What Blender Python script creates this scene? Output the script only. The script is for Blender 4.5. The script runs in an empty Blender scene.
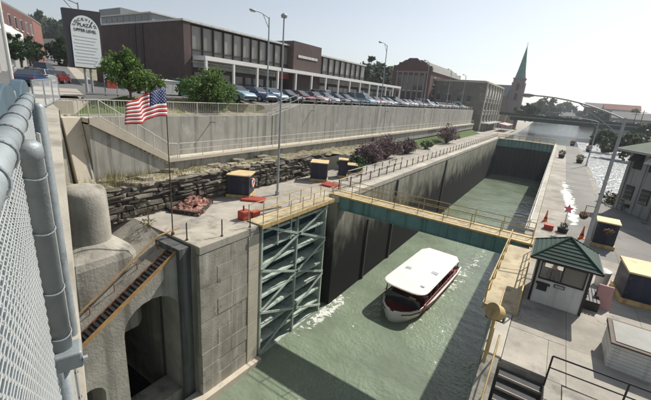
import bpy, bmesh, math, random
from mathutils import Vector, Matrix, noise
random.seed(7)
SC = bpy.context.scene
COL = SC.collection
R = math.radians
# ------------------------------------------------------------------ camera
# photo pixel (651x400) -> ray; depth always comes from a plane the thing touches
PW, PH, PF = 651.0, 400.0, 352.0
EYE = Vector((0, 0, 8.2))
VPX, VPY, HSL = 566.0, 113.0, 0.08
def _d(x, y):
    return Vector((x-PW/2, -(y-PH/2), -PF)).normalized()
_a = _d(VPX-500, VPY-500*HSL); _b = _d(VPX, VPY)
_up = _b.cross(_a).normalized()
if _up.y < 0: _up = -_up
_fy = _b; _fx = _fy.cross(_up)
RM = Matrix((_fx, _fy, _up))            # camera vector -> world vector
def ray(x, y): return (RM @ Vector((x-PW/2, -(y-PH/2), -PF))).normalized()
def PZ(x, y, z=0.0):
    d = ray(x, y); return EYE + d*((z-EYE.z)/d.z)
def PX(x, y, X):
    d = ray(x, y); return EYE + d*((X-EYE.x)/d.x)
def PY(x, y, Y):
    d = ray(x, y); return EYE + d*((Y-EYE.y)/d.y)
cam = bpy.data.cameras.new('camera'); cam.sensor_width = 36; cam.lens = PF/PW*36
cam.clip_start = 0.02; cam.clip_end = 6000
co = bpy.data.objects.new('camera', cam); COL.objects.link(co)
co.matrix_world = Matrix.Translation(EYE) @ RM.to_4x4()
SC.camera = co
# ------------------------------------------------------------------ sky, sun
SUN = Vector((0.30, 0.95, 1.0)).normalized()
az = math.atan2(SUN.x, SUN.y); el = math.asin(SUN.z)
w = bpy.data.worlds.new('World'); SC.world = w; w.use_nodes = True
nt = w.node_tree; nt.nodes.clear()
sky = nt.nodes.new('ShaderNodeTexSky'); sky.sky_type = 'NISHITA'; sky.sun_disc = False
sky.sun_elevation = el; sky.sun_rotation = az; sky.air_density = 1.0; sky.dust_density = 1.2; sky.ozone_density = 1.0; sky.altitude = 150
bg = nt.nodes.new('ShaderNodeBackground'); bg.inputs[1].default_value = 0.085
wo = nt.nodes.new('ShaderNodeOutputWorld')
hs = nt.nodes.new('ShaderNodeHueSaturation'); hs.inputs['Saturation'].default_value = .5; hs.inputs['Value'].default_value = 1.28
nt.links.new(sky.outputs[0], hs.inputs['Color']); nt.links.new(hs.outputs[0], bg.inputs[0]); nt.links.new(bg.outputs[0], wo.inputs[0])
sl = bpy.data.lights.new('sun', 'SUN'); sl.energy = 5.0; sl.angle = R(0.55); sl.color = (1, .95, .87)
so = bpy.data.objects.new('sun', sl); COL.objects.link(so)
so.rotation_euler = (-SUN).to_track_quat('-Z', 'Y').to_euler(); so.location = (0, 0, 80)
SC.view_settings.view_transform = 'Standard'; SC.view_settings.look = 'None'
SC.view_settings.exposure = 0.18; SC.view_settings.gamma = 1.0; SC.view_settings.use_curve_mapping = False
SC.render.engine = 'CYCLES'
# ------------------------------------------------------------------ materials
MATS = {}
def mat(name, col, rough=.75, var=.2, scale=2.5, bump=.0, bscale=25, metal=0, streak=0, scol=None, orand=0, spec=.4, coord='world', stain=None, sth=.55, crack=0):
    """col varied by two noises, optional vertical streaks (scol) and blotchy stain colour"""
    if name in MATS: return MATS[name]
    m = bpy.data.materials.new(name); m.use_nodes = True; MATS[name] = m
    t = m.node_tree; N = t.nodes; L = t.links
    p = N['Principled BSDF']; p.inputs['Roughness'].default_value = rough; p.inputs['Metallic'].default_value = metal
    p.inputs['Specular IOR Level'].default_value = spec
    if coord == 'world': vec = N.new('ShaderNodeNewGeometry').outputs['Position']
    else: vec = N.new('ShaderNodeTexCoord').outputs['Object']
    def nz(sc, det=4, v=None, ro=.55):
        n = N.new('ShaderNodeTexNoise'); n.inputs['Scale'].default_value = sc; n.inputs['Detail'].default_value = det
        n.inputs['Roughness'].default_value = ro
        L.new(v if v is not None else vec, n.inputs['Vector']); return n.outputs['Fac']
    def ramp(f, a, b, ca, cb):
        r = N.new('ShaderNodeValToRGB'); r.color_ramp.elements[0].position = a; r.color_ramp.elements[1].position = b
        r.color_ramp.elements[0].color = (*ca, 1); r.color_ramp.elements[1].color = (*cb, 1); L.new(f, r.inputs[0]); return r.outputs[0]
    def mix(f, a, b, mode='MIX'):
        x = N.new('ShaderNodeMix'); x.data_type = 'RGBA'; x.blend_type = mode
        if isinstance(f, (int, float)): x.inputs[0].default_value = f
        else: L.new(f, x.inputs[0])
        for i, q in ((6, a), (7, b)):
            if isinstance(q, tuple): x.inputs[i].default_value = (*q, 1)
            else: L.new(q, x.inputs[i])
        return x.outputs[2]
    c1 = tuple(max(0, c*(1-var)) for c in col); c2 = tuple(c*(1+var) for c in col)
    out = ramp(nz(scale, 5), .3, .7, c1, c2)
    out = mix(.5, out, ramp(nz(scale*.17, 3), .35, .65, tuple(c*(1-var*.8) for c in col), tuple(c*(1+var*.6) for c in col)))
    if streak:
        mp = N.new('ShaderNodeMapping'); mp.inputs['Scale'].default_value = (1, 1, .06); L.new(vec, mp.inputs[0])
        f = ramp(nz(streak, 4, mp.outputs[0]), .5, .68, (0, 0, 0), (1, 1, 1))
        out = mix(f, out, scol or tuple(c*.45 for c in col))
    if stain:
        f = ramp(nz(scale*.6, 6, None, .65), sth, sth+.1, (0, 0, 0), (1, 1, 1)); out = mix(f, out, stain)
    if crack:
        vo = N.new('ShaderNodeTexVoronoi'); vo.feature = 'DISTANCE_TO_EDGE'; vo.inputs['Scale'].default_value = crack
        wn = N.new('ShaderNodeTexNoise'); wn.inputs['Scale'].default_value = 1.3; wn.inputs['Detail'].default_value = 6; L.new(vec, wn.inputs[0])
        va = N.new('ShaderNodeVectorMath'); va.operation = 'MULTIPLY_ADD'; va.inputs[1].default_value = (1.2, 1.2, 0); L.new(wn.outputs['Color'], va.inputs[0]); L.new(vec, va.inputs[2]); L.new(va.outputs[0], vo.inputs['Vector'])
        f = ramp(vo.outputs['Distance'], .0, .012, (1, 1, 1), (0, 0, 0)); g2 = ramp(nz(.5, 3), .48, .6, (0, 0, 0), (1, 1, 1)); out = mix(mix(1.0, f, g2, 'MULTIPLY'), out, tuple(c*.35 for c in col))
        out = mix(ramp(nz(.35, 7, None, .7), .42, .62, (0, 0, 0), (.75, .75, .75)), out, tuple(c*.62 for c in col))
    if orand:
        oi = N.new('ShaderNodeObjectInfo'); mr = N.new('ShaderNodeMapRange')
        mr.inputs[3].default_value = 1-orand; mr.inputs[4].default_value = 1+orand; L.new(oi.outputs['Random'], mr.inputs[0])
        h = N.new('ShaderNodeHueSaturation'); L.new(mr.outputs[0], h.inputs['Value']); L.new(out, h.inputs['Color']); out = h.outputs[0]
    L.new(out, p.inputs['Base Color'])
    if bump:
        b = N.new('ShaderNodeBump'); b.inputs['Strength'].default_value = bump; b.inputs['Distance'].default_value = .03
        L.new(nz(bscale, 6), b.inputs['Height']); L.new(b.outputs[0], p.inputs['Normal'])
    return m
M = {}
M['concrete'] = mat('concrete', (.40, .37, .31), .9, .22, 1.6, .25, 30, streak=1.1, scol=(.26, .235, .19), spec=.2)
M['concrete_wall'] = mat('board_marked_concrete', (.34, .33, .295), .9, .24, 1.0, .35, 16, streak=2.2, scol=(.19, .185, .16), spec=.2, stain=(.43, .42, .38), sth=.6, orand=.07)
M['concrete_old'] = mat('weathered_concrete', (.34, .32, .275), .9, .38, .9, .7, 9, streak=1.4, scol=(.17, .16, .137), spec=.2, stain=(.42, .40, .345), sth=.58)
M['concrete_pale'] = mat('pale_concrete', (.52, .47, .38), .9, .15, 1.2, .2, 30, spec=.2, orand=.05, stain=(.36, .33, .27), sth=.62)
M['slab'] = mat('pavement_concrete', (.40, .37, .315), .88, .3, .8, .3, 18, spec=.25, orand=.06, crack=.33, stain=(.22, .21, .19), sth=.56)
M['slab2'] = mat('grey_path', (.27, .26, .24), .9, .3, .7, .3, 18, spec=.25, orand=.04, crack=.28, stain=(.34, .33, .30), sth=.6)
M['coping'] = mat('coping_stone', (.47, .44, .37), .9, .2, 1.4, .3, 22, spec=.2, orand=.1)
M['asphalt'] = mat('asphalt', (.15, .15, .148), .9, .2, .5, .2, 60, spec=.2)
M['sidewalk'] = mat('sidewalk', (.38, .35, .29), .9, .12, .7, .1, 30, spec=.2)
M['stone'] = mat('dark_rubble_stone', (.145, .13, .108), .92, .45, 3.0, .8, 9, orand=.35, spec=.2, stain=(.30, .27, .22), sth=.6)
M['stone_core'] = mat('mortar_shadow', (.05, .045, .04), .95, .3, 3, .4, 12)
M['block'] = mat('ashlar_block', (.33, .305, .255), .9, .34, 1.6, .6, 14, orand=.05, streak=2.4, scol=(.50, .475, .42), spec=.2, stain=(.19, .17, .14), sth=.58)
M['earth'] = mat('dry_earth', (.27, .235, .165), .95, .35, 1.3, .8, 7, stain=(.15, .16, .07), sth=.52, spec=.1)
M['grass'] = mat('grass', (.09, .125, .045), .9, .35, 3, .5, 20, spec=.1)
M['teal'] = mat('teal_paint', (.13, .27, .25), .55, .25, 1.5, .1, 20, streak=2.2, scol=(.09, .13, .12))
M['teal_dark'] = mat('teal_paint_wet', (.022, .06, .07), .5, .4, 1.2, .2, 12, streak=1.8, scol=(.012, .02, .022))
M['teal_pale'] = mat('pale_teal_paint', (.44, .50, .43), .6, .25, 1.8, .1, 18, streak=2, scol=(.24, .30, .28))
M['yellow'] = mat('ochre_paint', (.50, .37, .16), .65, .22, 2.5, .1, 20, streak=3.5, scol=(.33, .22, .10), stain=(.36, .26, .14), sth=.58)
M['yellow_deck'] = mat('worn_yellow_deck', (.44, .37, .235), .75, .3, 2.2, .2, 16, stain=(.28, .21, .13), sth=.55)
M['navy'] = mat('navy_paint', (.012, .017, .042), .5, .3, 2, .05, 20, streak=3, scol=(.035, .038, .055))
M['cream'] = mat('cream_paint', (.60, .47, .25), .65, .2, 2, .1, 20, stain=(.40, .30, .16), sth=.58)
M['white'] = mat('white_paint', (.74, .73, .69), .55, .07, 1.5, .05, 20)
M['white_old'] = mat('worn_white_paint', (.60, .60, .57), .6, .12, 3, .1, 25, streak=4, scol=(.42, .41, .38))
M['whiterail'] = mat('pale_grey_rail_paint', (.52, .50, .44), .6, .15, 4)
M['black'] = mat('black_metal', (.02, .02, .02), .5, .3, 4)
M['brown'] = mat('dark_rail', (.10, .07, .05), .7, .3, 4)
M['rust'] = mat('rusty_steel', (.27, .12, .055), .85, .35, 5, .2, 40)
M['rust_rail'] = mat('worn_orange_rail', (.42, .25, .10), .7, .3, 5)
M['tread'] = mat('stair_tread', (.38, .33, .27), .8, .2, 4)
M['red'] = mat('red_paint', (.38, .065, .045), .6, .2, 3, stain=(.35, .12, .08), sth=.6)
M['orange'] = mat('orange_plastic', (.75, .16, .03), .5, .1, 4)
M['pink'] = mat('pink_cloth', (.75, .18, .25), .7, .12, 4)
M['pinkboard'] = mat('pale_pink_board', (.50, .27, .26), .6, .12, 4)
M['galv'] = mat('galvanised_steel', (.27, .30, .31), .55, .22, 16, .1, 90, metal=.3, stain=(.17, .20, .215), sth=.55)
M['galv_dull'] = mat('dull_grey_steel', (.34, .36, .37), .6, .2, 5, .0, metal=.25)
M['glass'] = mat('window_glass', (.03, .035, .04), .08, .2, 1, spec=.8)
M['glass_blue'] = mat('car_glass', (.05, .06, .07), .06, .1, 1, spec=.9)
M['blind'] = mat('window_blind', (.21, .20, .18), .22, .1, 1.5, spec=.5, orand=.22)
M['brickd'] = mat('dark_brown_brick', (.095, .066, .060), .85, .25, 1.3, .3, 16)
M['brickr'] = mat('red_brick', (.22, .10, .08), .88, .25, 1, .3, 16)
M['brickm'] = mat('maroon_brick', (.125, .062, .057), .88, .25, 1, .3, 16)
M['mill'] = mat('grey_limestone', (.19, .175, .15), .9, .3, .8, .5, 8, stain=(.29, .27, .23), sth=.55)
M['roofgreen'] = mat('green_shingle', (.028, .06, .046), .8, .3, 5, .4, 30, orand=.15)
M['roofgrey'] = mat('grey_roof', (.16, .155, .15), .85, .2, 2, .2, 14)
M['copper'] = mat('verdigris_copper', (.13, .27, .22), .7, .25, .5)
M['churchstone'] = mat('church_stone', (.27, .20, .165), .9, .25, .5, .3, 6)
M['slate'] = mat('blue_slate', (.10, .14, .16), .7, .2, .6)
M['bark'] = mat('bark', (.10, .075, .05), .95, .3, 6, .6, 30, coord='obj')
M['tyre'] = mat('tyre_rubber', (.02, .02, .02), .8, .2, 8)
M['rim'] = mat('wheel_rim', (.4, .4, .4), .35, .1, 5, metal=.7)
M['lens'] = mat('headlamp', (.65, .65, .6), .15, .05, 5)
M['tail'] = mat('tail_lamp', (.35, .02, .02), .2, .1, 5)
M['skin'] = mat('skin', (.45, .27, .19), .6, .08, 4)
M['hair'] = mat('hair', (.03, .02, .015), .6, .2, 9)
M['shirt'] = mat('navy_shirt', (.04, .05, .09), .8, .15, 8)
M['maroon'] = mat('maroon_vinyl', (.16, .018, .025), .5, .2, 4)
M['maroon_rail'] = mat('maroon_paint', (.26, .05, .05), .5, .2, 4)
M['boatwhite'] = mat('boat_white', (.78, .76, .70), .4, .06, 1.5, stain=(.62, .58, .5), sth=.66)
M['roofwhite'] = mat('boat_roof_white', (.80, .76, .68), .5, .05, .9, .05, 9)
M['brickpile'] = mat('broken_red_stone', (.38, .21, .165), .9, .3, 2, .5, 20, orand=.35)
M['timber'] = mat('dark_timber', (.045, .038, .03), .9, .3, 3, .3, 20)
M['signdark'] = mat('dark_sign_board', (.022, .022, .03), .5, .2, 3)
M['signwhite'] = mat('sign_face', (.62, .66, .66), .5, .04, 3)
M['signtext'] = mat('sign_lettering', (.015, .015, .02), .6, .05, 3)
M['flagred'] = mat('flag_red', (.42, .025, .03), .75, .12, 5)
M['flagwhite'] = mat('flag_white', (.72, .70, .68), .75, .06, 5)
M['flagblue'] = mat('flag_blue', (.022, .035, .13), .75, .15, 5)
M['fruit'] = mat('flower_petals', (.62, .22, .26), .7, .3, 20)
M['tealplate'] = mat('blue_grey_steel', (.075, .12, .15), .5, .25, 6)
def glassclear():
    m = bpy.data.materials.new('clear_glass'); m.use_nodes = True; t = m.node_tree; t.nodes.clear()
    g = t.nodes.new('ShaderNodeBsdfGlossy'); g.inputs['Roughness'].default_value = .03; tr = t.nodes.new('ShaderNodeBsdfTransparent'); mx = t.nodes.new('ShaderNodeMixShader'); mx.inputs[0].default_value = .05; o = t.nodes.new('ShaderNodeOutputMaterial')
    t.links.new(tr.outputs[0], mx.inputs[1]); t.links.new(g.outputs[0], mx.inputs[2]); t.links.new(mx.outputs[0], o.inputs[0]); return m
M['glassclear'] = glassclear()
M['gatewet'] = mat('wet_black_gate', (.009, .009, .010), .5, .5, .6, .2, 6, streak=.8, scol=(.02, .02, .02))
M['foamwhite'] = mat('foam', (.66, .68, .62), .7, .15, 6, .4, 30)
M['lidglass'] = mat('dusty_glass', (.30, .30, .27), .6, .2, 2.5, spec=.15, stain=(.30, .34, .28), sth=.6)
M['tread_dark'] = mat('dark_tread', (.05, .05, .055), .8, .3, 5)
M['greywall'] = mat('grey_render', (.27, .275, .27), .85, .15, .7, .3, 10, streak=1.5, scol=(.14, .14, .135))
M['roofpatina'] = mat('weathered_green_roof', (.17, .20, .15), .8, .2, 1.2, .2, 10)
M['slate_dark'] = mat('dark_metal_panel', (.05, .036, .036), .7, .2, 2)
M['spandrel'] = mat('grey_spandrel', (.12, .115, .115), .4, .15, 2, orand=.12)
M['signfascia'] = mat('shop_sign_band', (.33, .35, .34), .6, .35, .9, stain=(.55, .55, .52), sth=.58)
M['officegrey'] = mat('office_grey', (.27, .28, .28), .8, .1, .6)
M['dumpgreen'] = mat('green_dumpster_paint', (.02, .13, .09), .5, .2, 3)
M['signline'] = mat('sign_tenant_lines', (.56, .60, .60), .6, .05, 3)
M['ledgerock'] = mat('pale_ledge_rock', (.33, .29, .22), .92, .3, 2, .5, 10, orand=.25)
M['girdergreen'] = mat('dark_green_girder', (.035, .055, .045), .6, .25, .5)
M['meshwire'] = mat('mesh_wire', (.52, .54, .54), .5, .08, 20, metal=.3)
M['recess_shade'] = mat('shade_toned_concrete', (.085, .09, .088), .7, .35, 1.2, .3, 14, streak=1.8, scol=(.17, .175, .165))  # shade of the stair wall recess, put into the concrete's base colour
M['pinkstone'] = mat('dull_pink_stone', (.27, .205, .185), .85, .15, 1)
def leafmat(name, col, var=.45):
    m = bpy.data.materials.new(name); m.use_nodes = True; t = m.node_tree; N = t.nodes; L = t.links
    p = N['Principled BSDF']; p.inputs['Roughness'].default_value = .5; p.inputs['Specular IOR Level'].default_value = .35
    g = N.new('ShaderNodeNewGeometry'); r = N.new('ShaderNodeValToRGB')
    r.color_ramp.elements[0].color = (*[c*(1-var) for c in col], 1); r.color_ramp.elements[1].color = (*[c*(1+var) for c in col], 1)
    L.new(g.outputs['Random Per Island'], r.inputs[0]); L.new(r.outputs[0], p.inputs['Base Color'])
    tr = N.new('ShaderNodeBsdfTranslucent'); L.new(r.outputs[0], tr.inputs[0])
    mx = N.new('ShaderNodeMixShader'); mx.inputs[0].default_value = .35
    L.new(p.outputs[0], mx.inputs[1]); L.new(tr.outputs[0], mx.inputs[2]); L.new(mx.outputs[0], N['Material Output'].inputs[0])
    M[name] = m; return m
leafmat('leaf', (.12, .20, .05)); leafmat('leaf_dark', (.04, .075, .025)); leafmat('leaf_purple', (.15, .10, .11))
leafmat('weed', (.20, .19, .085)); leafmat('leaf_far', (.09, .115, .065)); leafmat('petal', (.60, .20, .24))
# ---- wet lock wall: pale concrete above, black wet slime below (a stain that belongs to the wall)
def wetwall():
    m = mat('wet_lock_wall', (.30, .29, .235), .85, .28, 1.0, .5, 10, streak=1.6, scol=(.14, .145, .11), spec=.15, stain=(.36, .35, .30), sth=.57)
    t = m.node_tree; N = t.nodes; L = t.links; p = N['Principled BSDF']
    src = p.inputs['Base Color'].links[0].from_socket
    g = N.new('ShaderNodeNewGeometry'); sx = N.new('ShaderNodeSeparateXYZ'); L.new(g.outputs['Position'], sx.inputs[0])
    mp = N.new('ShaderNodeMapping'); mp.inputs['Scale'].default_value = (1, .45, .3); L.new(g.outputs['Position'], mp.inputs[0])
    n = N.new('ShaderNodeTexNoise'); n.inputs['Scale'].default_value = 1.4; n.inputs['Detail'].default_value = 5; L.new(mp.outputs[0], n.inputs[0])
    a = N.new('ShaderNodeMath'); a.operation = 'MULTIPLY_ADD'; a.inputs[1].default_value = 6.5; L.new(n.outputs[0], a.inputs[0]); L.new(sx.outputs[2], a.inputs[2])
    mr = N.new('ShaderNodeMapRange'); mr.interpolation_type = 'SMOOTHSTEP'
    mr.inputs[1].default_value = 2.4; mr.inputs[2].default_value = -2.2; L.new(a.outputs[0], mr.inputs[0])
    x = N.new('ShaderNodeMix'); x.data_type = 'RGBA'; L.new(mr.outputs[0], x.inputs[0]); L.new(src, x.inputs[6]); x.inputs[7].default_value = (.018, .018, .0165, 1)
    L.new(x.outputs[2], p.inputs['Base Color'])
    return m
M['wetwall'] = wetwall()
def watermat(name, col, b1=.25, b2=.12, rough=.06, sc=1.0):
    m = bpy.data.materials.new(name); m.use_nodes = True; t = m.node_tree; N = t.nodes; L = t.links
    p = N['Principled BSDF']; p.inputs['Roughness'].default_value = rough; p.inputs['IOR'].default_value = 1.42
    g = N.new('ShaderNodeNewGeometry')
    n0 = N.new('ShaderNodeTexNoise'); n0.inputs['Scale'].default_value = .22; n0.inputs['Detail'].default_value = 4; L.new(g.outputs['Position'], n0.inputs[0])
    r = N.new('ShaderNodeValToRGB'); r.color_ramp.elements[0].position = .3; r.color_ramp.elements[1].position = .7
    r.color_ramp.elements[0].color = (*[c*.74 for c in col], 1); r.color_ramp.elements[1].color = (*[c*1.2 for c in col], 1)
    L.new(n0.outputs[0], r.inputs[0]); L.new(r.outputs[0], p.inputs['Base Color'])
    n1 = N.new('ShaderNodeTexNoise'); n1.inputs['Scale'].default_value = 1.1*sc; n1.inputs['Detail'].default_value = 3; L.new(g.outputs['Position'], n1.inputs[0])
    n2 = N.new('ShaderNodeTexNoise'); n2.inputs['Scale'].default_value = 5*sc; n2.inputs['Detail'].default_value = 3; L.new(g.outputs['Position'], n2.inputs[0])
    B1 = N.new('ShaderNodeBump'); B1.inputs['Strength'].default_value = 1; B1.inputs['Distance'].default_value = b1; L.new(n1.outputs[0], B1.inputs['Height'])
    B2 = N.new('ShaderNodeBump'); B2.inputs['Strength'].default_value = 1; B2.inputs['Distance'].default_value = b2*.4; 
    mk_ = N.new('ShaderNodeMapRange'); mk_.inputs[1].default_value = .38; mk_.inputs[2].default_value = .62; mk_.inputs[3].default_value = .15; mk_.inputs[4].default_value = 1.15; L.new(n0.outputs[0], mk_.inputs[0]); mm_ = N.new('ShaderNodeMath'); mm_.operation = 'MULTIPLY'; L.new(n2.outputs[0], mm_.inputs[0]); L.new(mk_.outputs[0], mm_.inputs[1]); L.new(mm_.outputs[0], B2.inputs['Height'])
    L.new(B1.outputs[0], B2.inputs['Normal']); L.new(B2.outputs[0], p.inputs['Normal'])
    M[name] = m; return m
watermat('water_lock', (.20, .245, .175), .12, .22, .03, .8)
watermat('water_upper', (.09, .11, .10), .22, .25, .12)
watermat('water_fast', (.34, .36, .36), .5, .5, .22)
watermat('puddle', (.20, .20, .19), .01, .005, .05)
def foammat(name, th, sc):
    m = bpy.data.materials.new(name); m.use_nodes = True; t = m.node_tree; N = t.nodes; L = t.links
    p = N['Principled BSDF']; p.inputs['Base Color'].default_value = (.62, .64, .58, 1); p.inputs['Roughness'].default_value = .7
    g = N.new('ShaderNodeNewGeometry'); n = N.new('ShaderNodeTexNoise'); n.inputs['Scale'].default_value = sc; n.inputs['Detail'].default_value = 8; n.inputs['Roughness'].default_value = .65; n.inputs['Distortion'].default_value = .8
    at = N.new('ShaderNodeAttribute'); at.attribute_name = 'cover'; ad = N.new('ShaderNodeMath'); ad.operation = 'ADD'
    L.new(g.outputs['Position'], n.inputs[0]); L.new(n.outputs[0], ad.inputs[0]); L.new(at.outputs['Fac'], ad.inputs[1])
    r = N.new('ShaderNodeMapRange'); r.inputs[1].default_value = th; r.inputs[2].default_value = th+.07; L.new(ad.outputs[0], r.inputs[0])
    tr = N.new('ShaderNodeBsdfTransparent'); mx = N.new('ShaderNodeMixShader'); L.new(r.outputs[0], mx.inputs[0]); L.new(tr.outputs[0], mx.inputs[1]); L.new(p.outputs[0], mx.inputs[2]); L.new(mx.outputs[0], N['Material Output'].inputs[0])
    M[name] = m
foammat('foam_gate', .66, 1.6); foammat('foam_wake', .76, 2.2); foammat('foam_spill', .62, .9)
# ------------------------------------------------------------------ mesh builder
OFF = {}
class MB:
    def __init__(s): s.v = []; s.f = []; s.m = []
    def add(s, vs, fs, m=0):
        n = len(s.v); s.v += [tuple(v) for v in vs]; s.f += [tuple(i+n for i in f) for f in fs]; s.m += [m]*len(fs); return s
    def box(s, x0, x1, y0, y1, z0, z1, m=0):
        return s.add([(x, y, z) for z in (z0, z1) for y in (y0, y1) for x in (x0, x1)],
                     [(0, 2, 3, 1), (4, 5, 7, 6), (0, 1, 5, 4), (2, 6, 7, 3), (0, 4, 6, 2), (1, 3, 7, 5)], m)
    def hexa(s, p, m=0):      # 8 points: bottom 4 ccw, top 4 ccw
        return s.add(p, [(3, 2, 1, 0), (4, 5, 6, 7), (0, 1, 5, 4), (1, 2, 6, 5), (2, 3, 7, 6), (3, 0, 4, 7)], m)
    def rbox(s, c, size, rz, m=0, z0=None):
        cx, cy, cz = c; a, b, h = size[0]/2, size[1]/2, size[2]/2; cs, sn = math.cos(rz), math.sin(rz)
        pts = [(-a, -b), (a, -b), (a, b), (-a, b)]
        P = [(cx+x*cs-y*sn, cy+x*sn+y*cs) for x, y in pts]
        return s.hexa([(x, y, cz-h) for x, y in P]+[(x, y, cz+h) for x, y in P], m)
    def tube(s, p, q, r, n=8, r2=None, m=0, cap=True):
        p, q = Vector(p), Vector(q); d = (q-p)
        if d.length < 1e-6: return s
        d.normalize(); a = d.orthogonal().normalized(); b = d.cross(a); r2 = r if r2 is None else r2
        vs = [p+(a*math.cos(2*math.pi*i/n)+b*math.sin(2*math.pi*i/n))*r for i in range(n)] + \
             [q+(a*math.cos(2*math.pi*i/n)+b*math.sin(2*math.pi*i/n))*r2 for i in range(n)]
        fs = [(i, (i+1) % n, n+(i+1) % n, n+i) for i in range(n)]
        if cap: fs += [tuple(range(n))[::-1], tuple(range(n, 2*n))]
        return s.add(vs, fs, m)
    def path(s, pts, r, n=8, m=0):
        for a, b in zip(pts, pts[1:]): s.tube(a, b, r, n, None, m)
        return s
    def bar(s, p, q, w, h, m=0):   # rectangular bar p->q, w sideways, h up
        p, q = Vector(p), Vector(q); d = (q-p).normalized(); u = Vector((0, 0, 1))
        if abs(d.z) > .95: u = Vector((1, 0, 0))
        a = d.cross(u).normalized()*w/2; b = a.cross(d).normalized()*h/2
        return s.hexa([p-a-b, p+a-b, q+a-b, q-a-b, p-a+b, p+a+b, q+a+b, q-a+b], m)
    def prism(s, poly, d, m=0):    # 3-D polygon extruded by vector d
        n = len(poly); poly = [Vector(p) for p in poly]; d = Vector(d)
        return s.add(poly+[p+d for p in poly], [tuple(range(n))[::-1], tuple(range(n, 2*n))]+[(i, (i+1) % n, n+(i+1) % n, n+i) for i in range(n)], m)
    def lathe(s, prof, n=16, c=(0, 0, 0), m=0):
        k = len(prof); vs = []
        for i in range(n):
            a = 2*math.pi*i/n
            vs += [(c[0]+r*math.cos(a), c[1]+r*math.sin(a), c[2]+z) for r, z in prof]
        fs = [(i*k+j, ((i+1) % n)*k+j, ((i+1) % n)*k+j+1, i*k+j+1) for i in range(n) for j in range(k-1)]
        return s.add(vs, fs, m)
    def loft(s, rings, m=0, cap=True, closed=True):
        n = len(rings[0]); vs = [v for r in rings for v in r]; fs = []
        for i in range(len(rings)-1):
            for j in range(n if closed else n-1):
                fs.append((i*n+j, i*n+(j+1) % n, (i+1)*n+(j+1) % n, (i+1)*n+j))
        if cap: fs += [tuple(range(n))[::-1], tuple(range((len(rings)-1)*n, len(rings)*n))]
        return s.add(vs, fs, m)
    def build(s, name, mats, parent=None, smooth=False, bevel=0, fix=True):
        me = bpy.data.meshes.new(name)
        off = OFF.get(parent.name, Vector((0, 0, 0))) if parent else Vector((0, 0, 0))
        me.from_pydata([tuple(Vector(v)-off) for v in s.v], [], s.f)
        if not isinstance(mats, (list, tuple)): mats = [mats]
        for q in mats: me.materials.append(M[q] if isinstance(q, str) else q)
        for i, pl in enumerate(me.polygons): pl.material_index = s.m[i]; pl.use_smooth = smooth
        if fix:
            bm = bmesh.new(); bm.from_mesh(me)
            if smooth: bmesh.ops.remove_doubles(bm, verts=bm.verts, dist=1e-5)
            bmesh.ops.recalc_face_normals(bm, faces=bm.faces); bm.to_mesh(me); bm.free()
        o = bpy.data.objects.new(name, me); COL.objects.link(o)
        if parent: o.parent = parent; OFF[o.name] = off
        if bevel:
            b = o.modifiers.new('bevel', 'BEVEL'); b.width = bevel; b.segments = 2; b.limit_method = 'ANGLE'
        return o
def tag(o, label=None, cat=None, group=None, kind=None):
    if label: o['label'] = label
    if cat: o['category'] = cat
    if group: o['group'] = group
    if kind: o['kind'] = kind
    return o
def thing(name, label, cat, loc=(0, 0, 0), group=None):
    o = bpy.data.objects.new(name, None); COL.objects.link(o); o.location = loc; OFF[o.name] = Vector(loc)
    return tag(o, label, cat, group)
def struct(o): o['kind'] = 'structure'; return o
def stuff(o): o['kind'] = 'stuff'; return o
def copy_tree(o, parent=None):
    c = o.copy(); COL.objects.link(c); c.parent = parent
    for ch in o.children: copy_tree(ch, c)
    return c
def box(name, m, parent, *a, bevel=0): return MB().box(*a).build(name, m, parent, bevel=bevel)
ORD = ['first','second','third','fourth','fifth','sixth','seventh','eighth','ninth','tenth','eleventh','twelfth','thirteenth','fourteenth','fifteenth','sixteenth','seventeenth','eighteenth','nineteenth','twentieth']
ORD += ['twenty-'+o for o in ORD[:9]]+['thirtieth']+['thirty-'+o for o in ORD[:9]]+['fortieth']
def V(*a): return Vector(a)
# ================================================================== SETTING
ZW = -10.2           # water in the emptied chamber
ZU = -1.2            # upper pool
XL, XR = -14.2, -0.6
U = V(-.937, .348, 0); NN = V(.348, .937, 0)      # street / near bridge: along, and towards the lock
def UN(s, n, z): p = U*s+NN*n; return V(p.x, p.y, z)
def sheet(name, m, pts, fs=None):
    return struct(MB().add(pts, fs or [tuple(range(len(pts)))]).build(name, m))
# water
sheet('canal_water', 'water_lock', [(-16.4, -12, ZW), (2.5, -12, ZW), (2.5, 111.3, ZW), (-16.4, 111.3, ZW)])
sheet('upper_canal_water', 'water_upper', [(-15, 112.6, ZU), (5.5, 112.6, ZU), (5.5, 150, ZU), (40, 150, ZU), (60, 900, ZU), (-40, 900, ZU), (-15, 170, ZU)])
sheet('spillway_water', 'water_fast', [(5.2, 30, -1.1), (12.5, 30, -1.1), (27, 149.9, -1.1), (27, 150.5, -1.1), (5.2, 150.5, -1.1)])
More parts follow.
